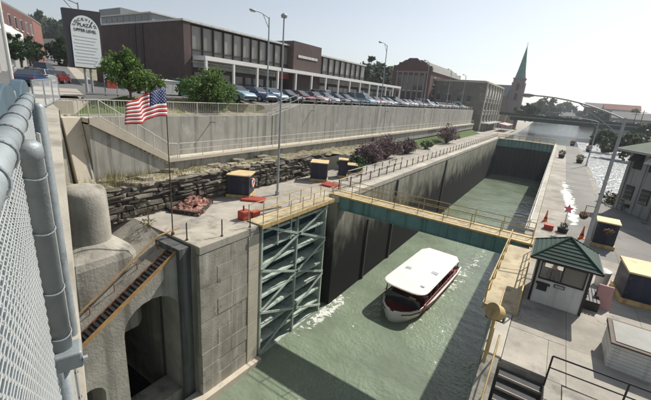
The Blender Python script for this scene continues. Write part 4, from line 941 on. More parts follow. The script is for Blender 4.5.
e = .8; zE = 5.5; c4_ = [A-u*e-v*e, A+u*(12+e)-v*e, A+u*(12+e)+v*(9+e), A-u*e+v*(9+e)]; r1, r2 = A+u*4.6+v*4.5+V(0, 0, 8.4), A+u*7.4+v*4.5+V(0, 0, 8.4)
c4_ = [q+V(0, 0, zE) for q in c4_]; dn = V(0, 0, -.15)
MB().add(c4_+[r1, r2], [(0, 1, 5, 4), (1, 2, 5), (2, 3, 4, 5), (3, 0, 4), (0, 3, 2, 1)]).build('roof', 'roofpatina', sbg)
fas = MB()
for i in range(4): fas.bar(c4_[i]+dn*.6, c4_[(i+1) % 4]+dn*.6, .1, .2)
fas.build('fascia', 'galv_dull', sbg)
# ================================================================== TREES AND BUSHES
def tree(name, label, base, h, blobs, nleaf, lsize, m='leaf', group=None, cat='tree', trunk_r=.09, clump=.28, bushy=False):
    """blobs: (dx,dy,z,r) ellipsoids; leaves gather in clumps spread through them, limbs run to the clumps"""
    B = V(*base); t = thing(name, label, cat, B, group); cr = MB(); tk = MB()
    if not bushy: tk.tube(B-V(0, 0, .1), B+V(0, 0, h*.3), trunk_r, 8, trunk_r*.8); tk.tube(B+V(0, 0, h*.3), B+V(.03*h, 0, h*.7), trunk_r*.8, 6, trunk_r*.3)
    ex = []
    for (dx, dy, z, r) in blobs:
        for i in range(4):
            d = V(random.gauss(0, 1), random.gauss(0, 1), random.gauss(.2, .8)).normalized()*r*random.uniform(.65, 1.0); ex.append((dx+d.x, dy+d.y, max(z+d.z, r*.3), r*random.uniform(.2, .42)))
    blobs = list(blobs)+ex; tot = sum(b[3]**2 for b in blobs)
    for (dx, dy, z, r) in blobs:
        k = max(4, int(nleaf*r*r/tot)); nc = max(5, int(k/28))
        for c in range(nc):
            d = V(random.gauss(0, 1), random.gauss(0, 1), random.gauss(0, 1)).normalized()
            rr = r*(random.random()**.4); C = B+V(dx, dy, z)+V(d.x*rr, d.y*rr, d.z*rr*.8)
            if C.z < B.z+.05: C.z = B.z+.1
            if c % 3 == 0:
                st0 = B+V(0, 0, h*(.15+.45*random.random())) if not bushy else B+V(random.gauss(0, .1), random.gauss(0, .1), 0)
                mid = (st0+C)/2+V(0, 0, .08*h*random.random()); tk.tube(st0, mid, trunk_r*.35, 5, trunk_r*.22, cap=False); tk.tube(mid, C, trunk_r*.22, 4, trunk_r*.08, cap=False)
            cs_ = clump*r*(.6+.8*random.random())
            for i in range(28):
                g = V(random.gauss(0, 1), random.gauss(0, 1), random.gauss(0, .8))*cs_*.6
                leaf(cr, C+g, lsize*(.55+.9*random.random()), up=.9)
    tk.build('trunk' if not bushy else 'stems', 'bark', t, fix=False)
    stuff(cr.build('crown', m, t, fix=False)); return t
tree('young_tree', 'leafy green tree by the white railing beside the plaza sign', (-26.2, 14.2, 6.6), 3.6, [(0, -.2, 1.9, 1.3), (-.2, .9, 1.6, 1.1), (.1, -1.1, 2.3, 1.0), (0, 1.7, 1.3, .8), (.2, -.3, 2.9, .7)], 8200, .10, 'leaf', 'young trees on the retaining wall')
tree('young_tree', 'rounder green tree on the wall in front of the plaza shops', (-25.9, 20.9, 5.8), 3.9, [(0, 0, 1.9, 1.5), (.2, 1.4, 1.7, 1.3), (-.2, -1.4, 1.9, 1.2), (0, .3, 2.9, 1.1), (.3, .4, 1.0, 1.0)], 10500, .10, 'leaf', 'young trees on the retaining wall')
for k, (px, py, h, r, lb) in enumerate(((383, 168, 3.0, 1.9, 'purple-leaved bush nearest the cabinets below the retaining wall'), (402, 163, 3.4, 2.1, 'tallest purple-leaved bush in the middle of the left verge'),
        (421, 157, 2.4, 1.5, 'lower purple bush on the far side of the tallest one'), (455, 145, 4.0, 2.4, 'far purple bush standing near the end of the retaining wall'))):
    p = PZ(px, py, 0); p.x = min(p.x, -19.4)
    tree('purple_bush', lb, (p.x-.6, p.y+1, .0), h, [(0, 0, h*.55, r*.8), (.3, r*.8, h*.45, r*.7), (-.2, -r*.8, h*.5, r*.65)], 5200, .12, 'leaf_purple', 'purple-leaved bushes', 'bush', .08, .3, True)
p = PZ(358, 174, 0); tree('green_shrub', 'small bright green shrub in a red planter on the left terrace', (p.x, p.y, .35), .9, [(0, 0, .35, .55)], 900, .08, 'leaf', None, 'shrub', .04, .3, True)
t = thing('planter', 'round terracotta planter under the bright green shrub', 'planter', p); MB().lathe([(0, 0), (.4, 0), (.55, .4), (.45, .4), (0, .35)], 18, p).build('pot', 'rust', t)
for k, (px, py, zz, h, r, lb) in enumerate(((345, 168, .1, 1.5, .8, 'dark leafy shrub behind the slim navy cabinet'), (366, 168, .1, 1.5, .9, 'dark green shrub between cabinet row and purple bushes'), (436, 150, .1, 1.6, 1.0, 'green shrub between the purple bushes'))):
    q = PZ(px, py, zz); q.x = min(q.x, -19.7); tree('dark_shrub', lb, (q.x, q.y, zz-.1), h, [(0, 0, h*.5, r), (.2, r, h*.4, r*.7)], 1500, .11, 'leaf_dark', 'shrubs on the left verge', 'shrub', .05, .3, True)
# dry weeds on the ledge: grass nobody could count
b = MB()
for i in range(1700):
    y = random.choice((random.gauss(10.9, 1.0), random.uniform(9, 34), random.gauss(16, 2.5))); x = random.uniform(-23.9, -20.9)
    if y < 9: continue
    hgt = .25+.55*random.random()*(1.4 if y < 12.5 else .7); z = 1.85+.35*noise.noise((x*.9, y*.9, 0)); a = random.random()*6.28; w_ = .02
    lx, ly = random.gauss(0, .22)*hgt, random.gauss(0, .22)*hgt
    b.add([(x-w_*math.cos(a), y-w_*math.sin(a), z), (x+w_*math.cos(a), y+w_*math.sin(a), z), (x+lx, y+ly, z+hgt)], [(0, 1, 2)])
tag(b.build('dry_weeds', 'weed', None, fix=False), 'dry yellowish weeds on the rocky ledge', 'weeds', kind='stuff')
# flat broken rock on the ledge, each stone a thing's part of the ledge
ldg = bpy.data.objects['rocky_ledge']
for i in range(46):
    y = 9.2+random.random()*17; x = random.uniform(-23, -20.9); s = .25+.5*random.random(); z = 1.92+.35*noise.noise((x*.9, y*.9, 0))
    k = 7; a0 = random.random()*6; pts = [(x+s*(.7+.4*random.random())*math.cos(a0+6.28*j/k)*.8, y+s*(.8+.5*random.random())*math.sin(a0+6.28*j/k), z-.08) for j in range(k)]
    MB().loft([pts, [(p_[0]*.96+x*.04, p_[1]*.96+y*.04, z+.06+.1*random.random()) for p_ in pts]]).build('rock', 'ledgerock', ldg)
# red stone pile in a timber kerb
tk = thing('timber_bed', 'dark timber edging round the pile of reddish stones', 'timber bed', (-18.6, 14.4, 0))
c_ = [PZ(170, 212, 0), PZ(199, 216, 0), PZ(212, 203, 0), PZ(186, 196, 0)]
for a, d in zip(c_, c_[1:]+c_[:1]): MB().bar(a+V(0, 0, .12), d+V(0, 0, .12), .18, .24).build('edging_timber', 'timber', tk)
sp2 = thing('stone_pile', 'heap of broken reddish stones inside the timber edging', 'stone pile', (-18.6, 14.4, 0))
for i in range(230):
    f, g = random.random(), random.random(); p = c_[0].lerp(c_[1], f).lerp(c_[3].lerp(c_[2], f), g); hgt = .55*math.sin(math.pi*f)*math.sin(math.pi*g)
    s = .1+.1*random.random(); z = hgt*random.random()**.5+.05
    rot = Matrix.Rotation(random.random()*6, 3, V(random.random(), random.random(), random.random()+.01).normalized())
    P = [rot @ V(sx*s*random.uniform(.7, 1), sy*s*random.uniform(.6, 1), sz*s*random.uniform(.5, .9)) for sz in (-1, 1) for sx, sy in ((-1, -1), (1, -1), (1, 1), (-1, 1))]
    MB().hexa([q+V(p.x, p.y, z) for q in P]).build('stone', 'brickpile', sp2)
# small dead sapling near the steps
p = PZ(148, 226, 0); t = thing('bare_sapling', 'bare twiggy sapling above the top of the rusty steps', 'sapling', (p.x, p.y, -.1)); b = MB()
def twig(P, d, l, r, n):
    q = P+d*l; b.tube(P, q, r, 5, r*.6, cap=False)
    if n:
        for i in range(3): twig(q if i else P+d*l*.6, (d+V(random.gauss(0, .5), random.gauss(0, .5), random.gauss(0, .3))).normalized(), l*.65, r*.6, n-1)
twig(V(p.x, p.y, -.1), V(0, .1, 1).normalized(), .6, .03, 3); b.build('twigs', 'bark', t, fix=False)
b = MB(); tuft(b, (p.x, p.y, .25), .5, 120, .07, .4); stuff(b.build('leaves', 'weed', t, fix=False))
# thin posts along the terrace edge above the pier
for (px, py, lb) in ((187, 240, 'thin dark post at the top of the rusty steps'), (222, 236, 'thin dark post in the middle of the pier edge'), (250, 227, 'thin dark post beside the red winch')):
    p = PZ(px, py, .04); t = thing('edge_post', lb, 'post', p, 'thin posts on the pier edge'); MB().tube(p, p+V(0, 0, 1.0), .035, 8).build('shaft', 'brown', t); MB().tube(p, p+V(0, 0, .05), .08, 8).build('foot', 'brown', t)
# ================================================================== PARKED CARS
def car_template(kind):
    t = thing('parked_car', 'car', 'car', (0, 0, 0), 'parked cars')
    if kind == 'sedan': S = [(-2.28, .70, .34, .80), (-2.15, .82, .24, .93), (-1.5, .87, .2, .97), (-.5, .89, .2, .94), (.6, .89, .2, .93), (1.1, .87, .2, .93), (1.9, .82, .22, .83), (2.2, .74, .3, .68), (2.3, .60, .36, .58)]; cab = (-1.85, -1.05, .2, 1.05, .94, 1.42)
    elif kind == 'hatch': S = [(-1.95, .72, .34, .85), (-1.85, .82, .24, .98), (-1.2, .86, .2, .99), (.6, .86, .2, .95), (1.0, .84, .2, .95), (1.7, .8, .22, .84), (2.0, .70, .3, .66)]; cab = (-1.85, -1.45, .05, .95, .95, 1.46)
    else: S = [(-2.35, .78, .34, 1.0), (-2.25, .9, .26, 1.1), (-.5, .94, .22, 1.1), (1.0, .94, .22, 1.08), (1.9, .9, .24, .98), (2.25, .82, .3, .8), (2.35, .7, .36, .68)]; cab = (-2.28, -2.0, .7, 1.5, 1.08, 1.88)
    rings = []
    for y, w_, zb, zt in S: rings.append([(-w_*.86, y, zb), (-w_, y, zb+.12), (-w_, y, zt-.22), (-w_*.94, y, zt-.03), (-w_*.8, y, zt), (w_*.8, y, zt), (w_*.94, y, zt-.03), (w_, y, zt-.22), (w_, y, zb+.12), (w_*.86, y, zb)])
    MB().loft(rings).build('body', 'paint', t, smooth=False, bevel=.03)
    y0, y1, y2, y3, zb, zt = cab; wb, wt = .8 if kind != 'van' else .86, .62 if kind != 'van' else .72
    P = [(-wb, y0, zb), (wb, y0, zb), (wb, y3, zb), (-wb, y3, zb), (-wt, y1, zt), (wt, y1, zt), (wt, y2, zt), (-wt, y2, zt)]
    MB().hexa(P).build('cabin', 'paint', t, bevel=.04)
    def pane(name, q, m='glass_blue', ins=.1):
        q = [V(*a) for a in q]; c = sum(q, V(0, 0, 0))/4; n = (q[1]-q[0]).cross(q[3]-q[0]).normalized()
        if n.dot(c-V(0, (y1+y2)/2, zb+.2)) < 0: n = -n
        r_ = [a.lerp(c, ins)+n*.012 for a in q]; MB().prism(r_, n*.006).build(name, m, t)
    pane('windscreen', (P[2], P[3], P[7], P[6])); pane('rear_window', (P[0], P[1], P[5], P[4]))
    for s in (0, 1):
        A, B_, C, D = (P[1], P[2], P[6], P[5]) if s else (P[0], P[3], P[7], P[4]); A, B_, C, D = map(lambda q: V(*q), (A, B_, C, D))
        pane('side_window', (A.lerp(B_, .5), B_, C, D.lerp(C, .45))); pane('side_window', (A, A.lerp(B_, .48), D.lerp(C, .42), D))
    wy = (-1.35, 1.4) if kind != 'hatch' else (-1.2, 1.25)
    for y in wy:
        for s in (-1, 1):
            ww = (.88 if kind != 'van' else .93); w_ = MB().tube((s*(ww-.2), y, .31), (s*(ww+.015), y, .31), .31, 16).build('wheel', 'tyre', t); MB().tube((s*(ww-.0), y, .31), (s*(ww+.03), y, .31), .19, 12).build('rim', 'rim', w_)
    f, r_ = S[-2], S[1]
    for s in (-1, 1):
        MB().box(s*.62-.14, s*.62+.14, f[0]-.05, f[0]+.06, f[3]-.2, f[3]-.06).build('headlight', 'lens', t); MB().box(s*.62-.15, s*.62+.15, r_[0]-.14, r_[0]-.02, r_[3]-.3, r_[3]-.12).build('tail_light', 'tail', t)
        MB().box(s*.93-.08, s*.93+.08, y3-.35, y3-.22, zb+.02, zb+.14).build('mirror', 'paint', t)
    MB().box(-.7, .7, S[-1][0]-.1, S[-1][0]+.05, .36, .5).build('front_bumper', 'black', t); MB().box(-.72, .72, S[0][0]-.05, S[0][0]+.1, .4, .54).build('rear_bumper', 'black', t)
    return t
PAINT = {'white': (.72, .72, .70), 'silver': (.45, .47, .48), 'light blue': (.28, .42, .50), 'dark blue': (.03, .06, .14), 'maroon': (.18, .025, .03), 'black': (.02, .02, .022), 'grey': (.17, .175, .18), 'beige': (.48, .42, .32), 'red': (.42, .04, .03), 'dark green': (.03, .09, .07), 'pink-beige': (.55, .40, .38)}
for k, v_ in PAINT.items():
    m = mat('car_paint_'+k.replace(' ', '_').replace('-', '_'), v_, .28, .03, 1, spec=.6, coord='obj', metal=.15 if k in ('silver', 'grey') else 0); m.node_tree.nodes['Principled BSDF'].inputs['Coat Weight'].default_value = .6; PAINT[k] = m
M['paint'] = PAINT['white']
TPL = {k: car_template(k) for k in ('sedan', 'hatch', 'van')}
used = set()
def place_car(kind, colour, loc, rz, label, group):
    s = TPL[kind]
    if kind not in used: t = s; used.add(kind)
    else: t = copy_tree(s)
    t.location = loc; t.rotation_euler = (0, 0, rz); tag(t, label, 'van' if kind == 'van' else 'car', group)
    for o in t.children:
        for sl_ in o.material_slots:
            if sl_.material and sl_.material.name.startswith('car_paint'): sl_.link = 'OBJECT'; sl_.material = PAINT[colour]
    return t
# row with noses to the wall
seq = ['light blue', 'dark blue', 'light blue', 'black', 'maroon', 'pink-beige', 'silver', 'black', 'grey', 'light blue', 'white', 'pink-beige', 'white', 'silver', 'black', 'white', 'silver', 'white', 'grey', 'beige', 'white', 'silver', 'dark blue', 'white', 'silver', 'red', 'white', 'grey', 'silver', 'white', 'black', 'white', 'silver', 'beige']
kinds = ['sedan', 'sedan', 'hatch', 'sedan', 'hatch', 'sedan', 'sedan', 'sedan', 'hatch']
G1 = 'cars parked nose-in along the retaining wall'
slots = [k for k in range(36) if k not in (9, 21)]
for i in range(34):
    y = 25.2+slots[i]*2.62; k = kinds[i % len(kinds)] if i % 11 != 9 else 'van'
    nm = {'sedan': 'saloon car', 'hatch': 'hatchback', 'van': 'van'}[k]
    place_car(k, seq[i], (-27.4+random.uniform(-.2, .2), y+random.uniform(-.12, .12), 6.89), -R(90)+random.uniform(-.09, .09), '%s %s, %s from the near end in the row along the retaining wall' % (seq[i], nm, ORD[i]), G1)
G2 = 'cars parked in front of the plaza shops'
row2 = [(29.5, 'sedan', 'beige'), (32.6, 'sedan', 'maroon'), (36.5, 'hatch', 'white'), (39.4, 'sedan', 'grey'), (43.5, 'sedan', 'dark green'), (49.0, 'van', 'light blue'), (52.5, 'hatch', 'maroon'), (56, 'sedan', 'silver'), (60.5, 'van', 'dark blue'), (64, 'sedan', 'red'), (68, 'sedan', 'white'), (72, 'hatch', 'black'), (77, 'van', 'dark green'), (81, 'sedan', 'silver')]
for i, (y, k, cl) in enumerate(row2):
    nm = {'sedan': 'saloon car', 'hatch': 'hatchback', 'van': 'van'}[k]
    place_car(k, cl, (-34.2, y, 6.89), R(90), '%s %s, %s from the near end in the row facing the plaza shops' % (cl, nm, ORD[i]), G2)
G3 = 'cars parked along the uphill street'
for i, (px, d, cl, lb, k) in enumerate(((31, 44, 'dark blue', 'dark blue saloon nearest the camera on the uphill street', 'sedan'), (42, 50, 'silver', 'silver hatchback right of the dark blue saloon on the street', 'hatch'), (48.5, 55, 'red', 'red car behind the silver hatchback on the street', 'sedan'), (57, 54, 'maroon', 'maroon saloon beside the plaza sign post on the street', 'sedan'), (35, 66, 'maroon', 'maroon hatchback farther up the street, left of centre', 'hatch'), (45, 72, 'dark blue', 'dark blue van parked farthest up the street', 'van'))):
    q = EYE+ray(px, 70)*d; s = U.dot(q); n_ = NN.dot(q); z = szr(s)+(.13 if n_ > -1.6 else .006); t = place_car(k, cl, (q.x, q.y, z), math.atan2(U.y, U.x)-R(90)+R(-14), lb, G3)
# ================================================================== PLAZA
pz = thing('plaza_building', 'long dark brick shopping plaza with a glazed upper storey and white canopy', 'building', (-45, 50, 6.9))
LZ = 6.88
yE = PX(289, 47, -40).y; yF = PX(317, 52, -40).y; yG = PX(366, 67, -40).y; yH = PX(401, 88, -37.6).y
MB().box(-61.9, -40.6, 28.75, yE, LZ-.5, 15.0).build('brick_block', 'brickd', pz)
MB().box(-62, -40.0, 28.6, 29.6, LZ-.5, 15.2).build('end_wall', 'brickd', pz)
for x in (-50.6, -48.8): MB().box(x-.35, x+.35, 28.52, 28.6, 9, 15.0).build('recess_panel', 'slate_dark', pz)
MB().box(-62.1, -39.9, 28.5, yE+.2, 15.2, 15.42).build('roof_edge', 'white_old', pz)
def band(y0, y1, n, ztop, zb):
    for i in range(n):
        a = y0+(y1-y0)*i/n; c = y0+(y1-y0)*(i+1)/n
        f = MB(); f.box(-40.6, -40.05, a, a+.13, zb, ztop); mu = f.build('mullion', 'black', pz)
        MB().box(-40.5, -40.32, a+.13, c, zb+1.35, ztop-.05).build('window_pane', 'blind', pz)
        MB().box(-40.5, -40.28, a+.13, c, zb+.1, zb+1.25).build('spandrel_pane', 'spandrel', pz)
        MB().box(-40.5, -40.1, a+.13, c, zb+1.25, zb+1.35).build('transom', 'black', pz)
    MB().box(-40.6, -39.9, y0, y1, zb-.2, zb).build('sill_band', 'white_old', pz)
band(29.7, yE, 11, 14.95, 10.9)
MB().box(-60, -39.0, yE+.05, yF, LZ-.5, 16.0).build('brick_tower', 'brickd', pz)
MB().box(-38.98, -38.9, yE+1.2, yF-1.2, 13.6, 14.0).build('tower_sign', 'white_old', pz)
MB().box(-62, -40.6, yF, yG, LZ-.5, 14.8).build('brick_block', 'brickd', pz); band(yF+.05, yG, 9, 14.7, 10.9)
MB().box(-62, -39.9, yF+.02, yG+.1, 14.8, 15.05).build('roof_edge', 'white_old', pz)
MB().box(-60, -40.5, yG, yH, LZ-.5, 10.5).build('single_storey_wing', 'brickd', pz)
zc = PX(195, 54, -37.6).z
MB().box(-40.6, -37.6, 29.8, yH, zc-.5, zc).build('canopy', 'white', pz)
MB().box(-40.2, -39.9, 29.8, yH, zc-1.35, zc-.75).build('sign_fascia', 'signfascia', pz)
n = 15
for i in range(n):
    y = 30.0+(yH-30.4)*i/(n-1); MB().box(-37.9, -37.62, y-.14, y+.14, LZ, zc-.5).build('column', 'white', pz)
    if i < n-1:
        y2_ = 30.0+(yH-30.4)*(i+1)/(n-1); sf = MB().box(-40.55, -40.45, y+.3, y2_-.3, LZ+.1, LZ+2.7).build('shop_window', 'glass', pz); MB().box(-40.46, -40.4, (y+y2_)/2-.04, (y+y2_)/2+.04, LZ+.1, LZ+2.7).build('frame', 'galv_dull', sf)
y = PX(276, 71, -39.8).y; y2_ = PX(297, 75, -39.8).y; MB().box(-39.9, -39.82, y, y2_, zc-1.45, zc-.7).build('red_shop_sign', 'red', pz)
MB().box(-50, -48, yE-4, yE-2, 15.4, 16.6).build('roof_plant', 'galv_dull', pz)
# rear office block
p = PY(100, 10, 75); q = PY(152, 19, 75)
ob = thing('office_block', 'pale grey modern office block behind the dark brick plaza end', 'building', ((p.x+q.x)/2, 80, 6.8))
MB().box(p.x, q.x, 75, 95, 6.8, p.z-2.2).build('wall', 'officegrey', ob); MB().box(p.x-.0, p.x+(q.x-p.x)*.45, 74.6, 92, p.z-2.2, p.z).build('penthouse', 'officegrey', ob); MB().box(p.x-.5, q.x+.5, 74.4, 95, p.z-2.6, p.z-2.2).build('roof_edge', 'white_old', ob)
for i in range(8):
    x = p.x+1+(q.x-p.x-2)*i/8
    for z in (p.z-5.2, p.z-9): w_ = MB().box(x, x+(q.x-p.x)/11, 74.9, 75, z, z+2.2).build('window', 'glass', ob); MB().box(x-.1, x+(q.x-p.x)/11+.1, 74.8, 75, z-.2, z).build('sill', 'white_old', w_)
# dumpsters etc. in front of the brick end
for (px, py, w_, h_, m_, lb, nm) in ((166, 94, 1.7, 1.2, 'white_old', 'white utility box beside the green dumpster', 'utility_box'), (186, 94, 2.0, 1.4, 'dumpgreen', 'green dumpster by the brick end of the plaza', 'dumpster')):
    p = PX(px, py, -31); t = thing(nm, lb, nm.replace('_', ' '), (p.x, p.y, 6.95)); MB().hexa([(p.x-.7, p.y-w_/2, 7.02), (p.x+.6, p.y-w_/2, 7.02), (p.x+.6, p.y+w_/2, 7.02), (p.x-.7, p.y+w_/2, 7.02), (p.x-.75, p.y-w_/2-.1, 7+h_), (p.x+.75, p.y-w_/2-.1, 7+h_), (p.x+.75, p.y+w_/2+.1, 7+h_), (p.x-.75, p.y+w_/2+.1, 7+h_)]).build('body', m_, t, bevel=.03)
    MB().hexa([(p.x-.8, p.y-w_/2-.12, 7+h_), (p.x+.8, p.y-w_/2-.12, 7+h_), (p.x+.8, p.y+w_/2+.12, 7+h_), (p.x-.8, p.y+w_/2+.12, 7+h_), (p.x-.8, p.y-w_/2-.12, 7.12+h_), (p.x+.8, p.y-w_/2-.12, 7.05+h_), (p.x+.8, p.y+w_/2+.12, 7.05+h_), (p.x-.8, p.y+w_/2+.12, 7.12+h_)]).build('lid', 'black' if nm == 'dumpster' else m_, t)
    for s in (-1, 1): MB().box(p.x-.5, p.x+.5, p.y+s*w_*.4-.08, p.y+s*w_*.4+.08, 6.9, 7.02).build('skid', 'black', t)
# lamps in the car park ---------------------------------------------------
for k, (px, pt, lb) in enumerate(((267, 17, 'tall car park lamp nearest the camera on the retaining wall'), (381, 44, 'second car park lamp along the retaining wall'), (424, 68, 'third car park lamp along the retaining wall'), (447, 80, 'fourth car park lamp, in front of the grey stone mill'), (462, 88, 'farthest car park lamp on the retaining wall'))):
    q = PX(px, 100, -25.25); tp = PX(px+3, pt, -25.25); h = (tp.z-6.9) if k < 2 else 9
    arm_lamp(lb, (-25.25, q.y, 6.85), min(h, 9.2), (-.3, -1.4, 0), .35, .09, 'car_park_lamp', 'car park lamps')
# tall mast on the left terrace
p = V(-18.12, 21.2, 0); t = thing('light_mast', 'very tall thin mast rising from the left terrace past the plaza roof', 'mast', p); tz = PY(284.5, 17, 21.2).z
MB().tube(p, p+V(0, 0, tz), .09, 10, .05).build('pole', 'galv_dull', t); MB().tube(p, p+V(0, 0, .3), .17, 10).build('base', 'galv_dull', t)
MB().lathe([(.0, tz-.1), (.2, tz-.05), (.24, tz+.1), (.12, tz+.22), (0, tz+.24)], 14, p).build('lamp_head', 'galv_dull', t)
# ================================================================== PLAZA SIGN
A_ = PX(70, 40, -30); A0 = V(-30, 12.22, 8.7); A1 = V(-30, 14.35, 8.7)
sg = thing('plaza_sign', 'tall plaza sign with white arched panel in a dark board', 'sign', (-30, 13.2, 6.8))
dd = V(0, 1, 0)
MB().prism([(-30, 12.15, 8.62), (-30, 14.4, 8.62), (-30, 14.5, 12.65), (-30, 12.1, 12.45)], (-.35, 0, 0)).build('board', 'signdark', sg)
arch = [(-29.97, 12.42, 8.7), (-29.97, 14.3, 8.7), (-29.97, 14.3, 11.2)]+[(-29.97, 13.36+.94*math.cos(a), 11.2+.98*math.sin(a)) for a in [math.pi*i/14 for i in range(1, 14)]]+[(-29.97, 12.42, 11.2)]
fc = MB().prism(arch, (-.03, 0, 0)).build('face_panel', 'signwhite', sg)
def text(body, loc, size, rot, m, parent, name='lettering', ext=.008, sx=1):
    cu = bpy.data.curves.new('t', 'FONT'); cu.body = body; cu.size = size; cu.align_x = 'CENTER'; cu.align_y = 'CENTER'; cu.extrude = ext; cu.resolution_u = 2
    o = bpy.data.objects.new('t', cu); COL.objects.link(o); dg = bpy.context.evaluated_depsgraph_get(); me = bpy.data.meshes.new_from_object(o.evaluated_get(dg)); bpy.data.objects.remove(o)
    me.materials.clear(); me.materials.append(M[m]); ob_ = bpy.data.objects.new(name, me); COL.objects.link(ob_); ob_.parent = parent
    mw = Matrix.Translation(V(*loc)-OFF.get(parent.name, V(0, 0, 0))) @ rot @ Matrix.Diagonal((sx, 1, 1, 1)); ob_.matrix_local = mw; return ob_
# plane facing +X: text x -> +Y, y -> +Z
FX = Matrix(((0, 0, 1, 0), (1, 0, 0, 0), (0, 1, 0, 0), (0, 0, 0, 1)))
acc = 0; wd_ = {'L': .62, 'O': .82, 'C': .78, 'K': .76, 'V': .74, 'I': .36, 'E': .68, 'W': 1.0}; tot_ = sum(wd_[c] for c in 'LOCKVIEW')
for i, ch in enumerate('LOCKVIEW'):
    a = math.pi*(.90-.80*(acc+wd_[ch]/2)/tot_); acc += wd_[ch]; text(ch, (-29.955, 13.36+.76*math.cos(a), 11.2+.74*math.sin(a)), .27, FX @ Matrix.Rotation(a-math.pi/2, 4, 'Z'), 'signtext', sg, 'letter')
text('PLAZA', (-29.955, 13.36, 11.55), .32, FX, 'signtext', sg); text('UPPER LEVEL', (-29.955, 13.36, 11.2), .27, FX, 'signtext', sg, sx=.95)
for i in range(9): MB().box(-29.965, -29.955, 12.55+.1*(i % 2), 14.1-.12*(i % 3), 10.75-i*.22, 10.81-i*.22).build('tenant_line', 'signline', sg)
for y in (13.1, 13.5): MB().tube((-30.15, y, 6.8), (-30.15, y, 8.7), .09, 8).build('post', 'galv_dull', sg)
q0 = PX(103, 65, -28.5); q1 = PX(118, 89, -28.5)
t = thing('street_sign', 'small white board with a red panel next to the green tree', 'sign', (-28.5, (q0.y+q1.y)/2, 6.9))
MB().box(-28.55, -28.5, q0.y, q1.y, 8.05, q0.z).build('board', 'signwhite', t); MB().box(-28.5, -28.47, q0.y+.15, q1.y-.1, 7.35, 7.95).build('red_panel', 'red', t)
for y in (q0.y+.02, q1.y-.02): MB().tube((-28.58, y, 6.8), (-28.58, y, q0.z), .04, 6).build('post', 'galv_dull', t)
# ================================================================== FLAG
P0 = V(-16.75, 10.83, 0)
fp = thing('flagpole', 'thin dark flagpole standing at the near end of the left terrace', 'flagpole', P0)
MB().tube(P0, P0+V(0, 0, 8.05), .035, 8, .022).build('pole', 'brown', fp); MB().lathe([(0, 8.03), (.05, 8.08), (0, 8.13)], 10, P0).build('finial', 'yellow', fp); MB().tube(P0, P0+V(0, 0, .15), .1, 10).build('foot', 'brown', fp)
fl = thing('national_flag', 'red and white striped flag with blue canton flying from the thin pole', 'flag', P0+V(0, 0, 6.5))
fly = None
for i in range(2000):
    q = EYE+ray(124, 108)*(10+i*.01)
    if abs((V(q.x, q.y, 0)-V(P0.x, P0.y, 0)).length-2.45) < .02: fly = q; break
fd = V(fly.x-P0.x, fly.y-P0.y, 0).normalized() if fly else V(-.7, -.7, 0); fn_ = V(-fd.y, fd.x, 0); zend = fly.z if fly else 6.9
FLn, FH = 2.45, 1.36
def fpt(u_, v_):     # u along fly 0..1, v 0 top..1 bottom
    wv = .13*math.sin(u_*9+v_*1.2)*(.3+u_)+.05*math.sin(u_*19+1)
    sag = -.78*u_**1.3+.10*math.sin(u_*7+.6)*u_
    return P0+fd*(.04+FLn*u_*(.98))+fn_*wv+V(0, 0, 7.86+sag-FH*v_*(1-.28*u_))
NU = 36
def cloth(name, m, u0, u1, v0, v1, nv=1):
    vs = []; fs = []; n_ = max(2, int(NU*(u1-u0)))
    for i in range(n_+1):
        for j in range(nv+1): vs.append(fpt(u0+(u1-u0)*i/n_, v0+(v1-v0)*j/nv))
    for i in range(n_):
        for j in range(nv): a = i*(nv+1)+j; fs.append((a, a+1, a+nv+2, a+nv+1))
    o = MB().add(vs, fs).build(name, m, fl, smooth=True); s_ = o.modifiers.new('t', 'SOLIDIFY'); s_.thickness = .006; return o
for i in range(13):
    cloth('stripe', 'flagred' if i % 2 == 0 else 'flagwhite', .4 if i < 7 else 0, 1, i/13, (i+1)/13)
ct = cloth('canton', 'flagblue', 0, .4, 0, 7/13, 6)
b = MB()
for r_ in range(9):
    for c in range(6 if r_ % 2 == 0 else 5):
        u_, v_ = .4*((c+.5+(.5 if r_ % 2 else 0))/6), (7/13)*((r_+.5)/9); s_ = .034
        for sd in (-1, 1):
            k = []
            for i in range(10):
                rr = s_ if i % 2 == 0 else s_*.42; a = math.pi/2+i*math.pi/5
                k.append(fpt(u_+rr*math.cos(a)/FLn, v_-rr*math.sin(a)/FH)+fn_*.008*sd)
            b.add(k, [tuple(range(10))])
stuff(b.build('stars', 'flagwhite', ct, fix=False))
# ================================================================== FAR BUILDINGS
def RD(px, py, d): return EYE+ray(px, py)*d
def windows(par, orig, du, dv_out, n, rows, w_, h_, sp, z0, dz, m='glass', frame='white_old', sill='coping'):
    """rows x n windows on a wall: orig + du*s, pushed out along dv_out; each with pane and sill as sub-parts"""
    for r_ in range(rows):
        for i in range(n):
            a = orig+du*(sp*(i+.5)-w_/2)+V(0, 0, z0+dz*r_); e = dv_out
            def pr(x0, x1, za, zb, o0, o1): return MB().hexa([a+du*x0+e*o0+V(0, 0, za), a+du*x1+e*o0+V(0, 0, za), a+du*x1+e*o1+V(0, 0, za), a+du*x0+e*o1+V(0, 0, za), a+du*x0+e*o0+V(0, 0, zb), a+du*x1+e*o0+V(0, 0, zb), a+du*x1+e*o1+V(0, 0, zb), a+du*x0+e*o1+V(0, 0, zb)])
            f = pr(0, w_, 0, h_, 0, .06).build('window', frame, par); pr(.1, w_-.1, .1, h_-.1, .06, .08).build('pane', m, f); pr(-.1, w_+.1, -.18, 0, 0, .16).build('sill', sill, f)
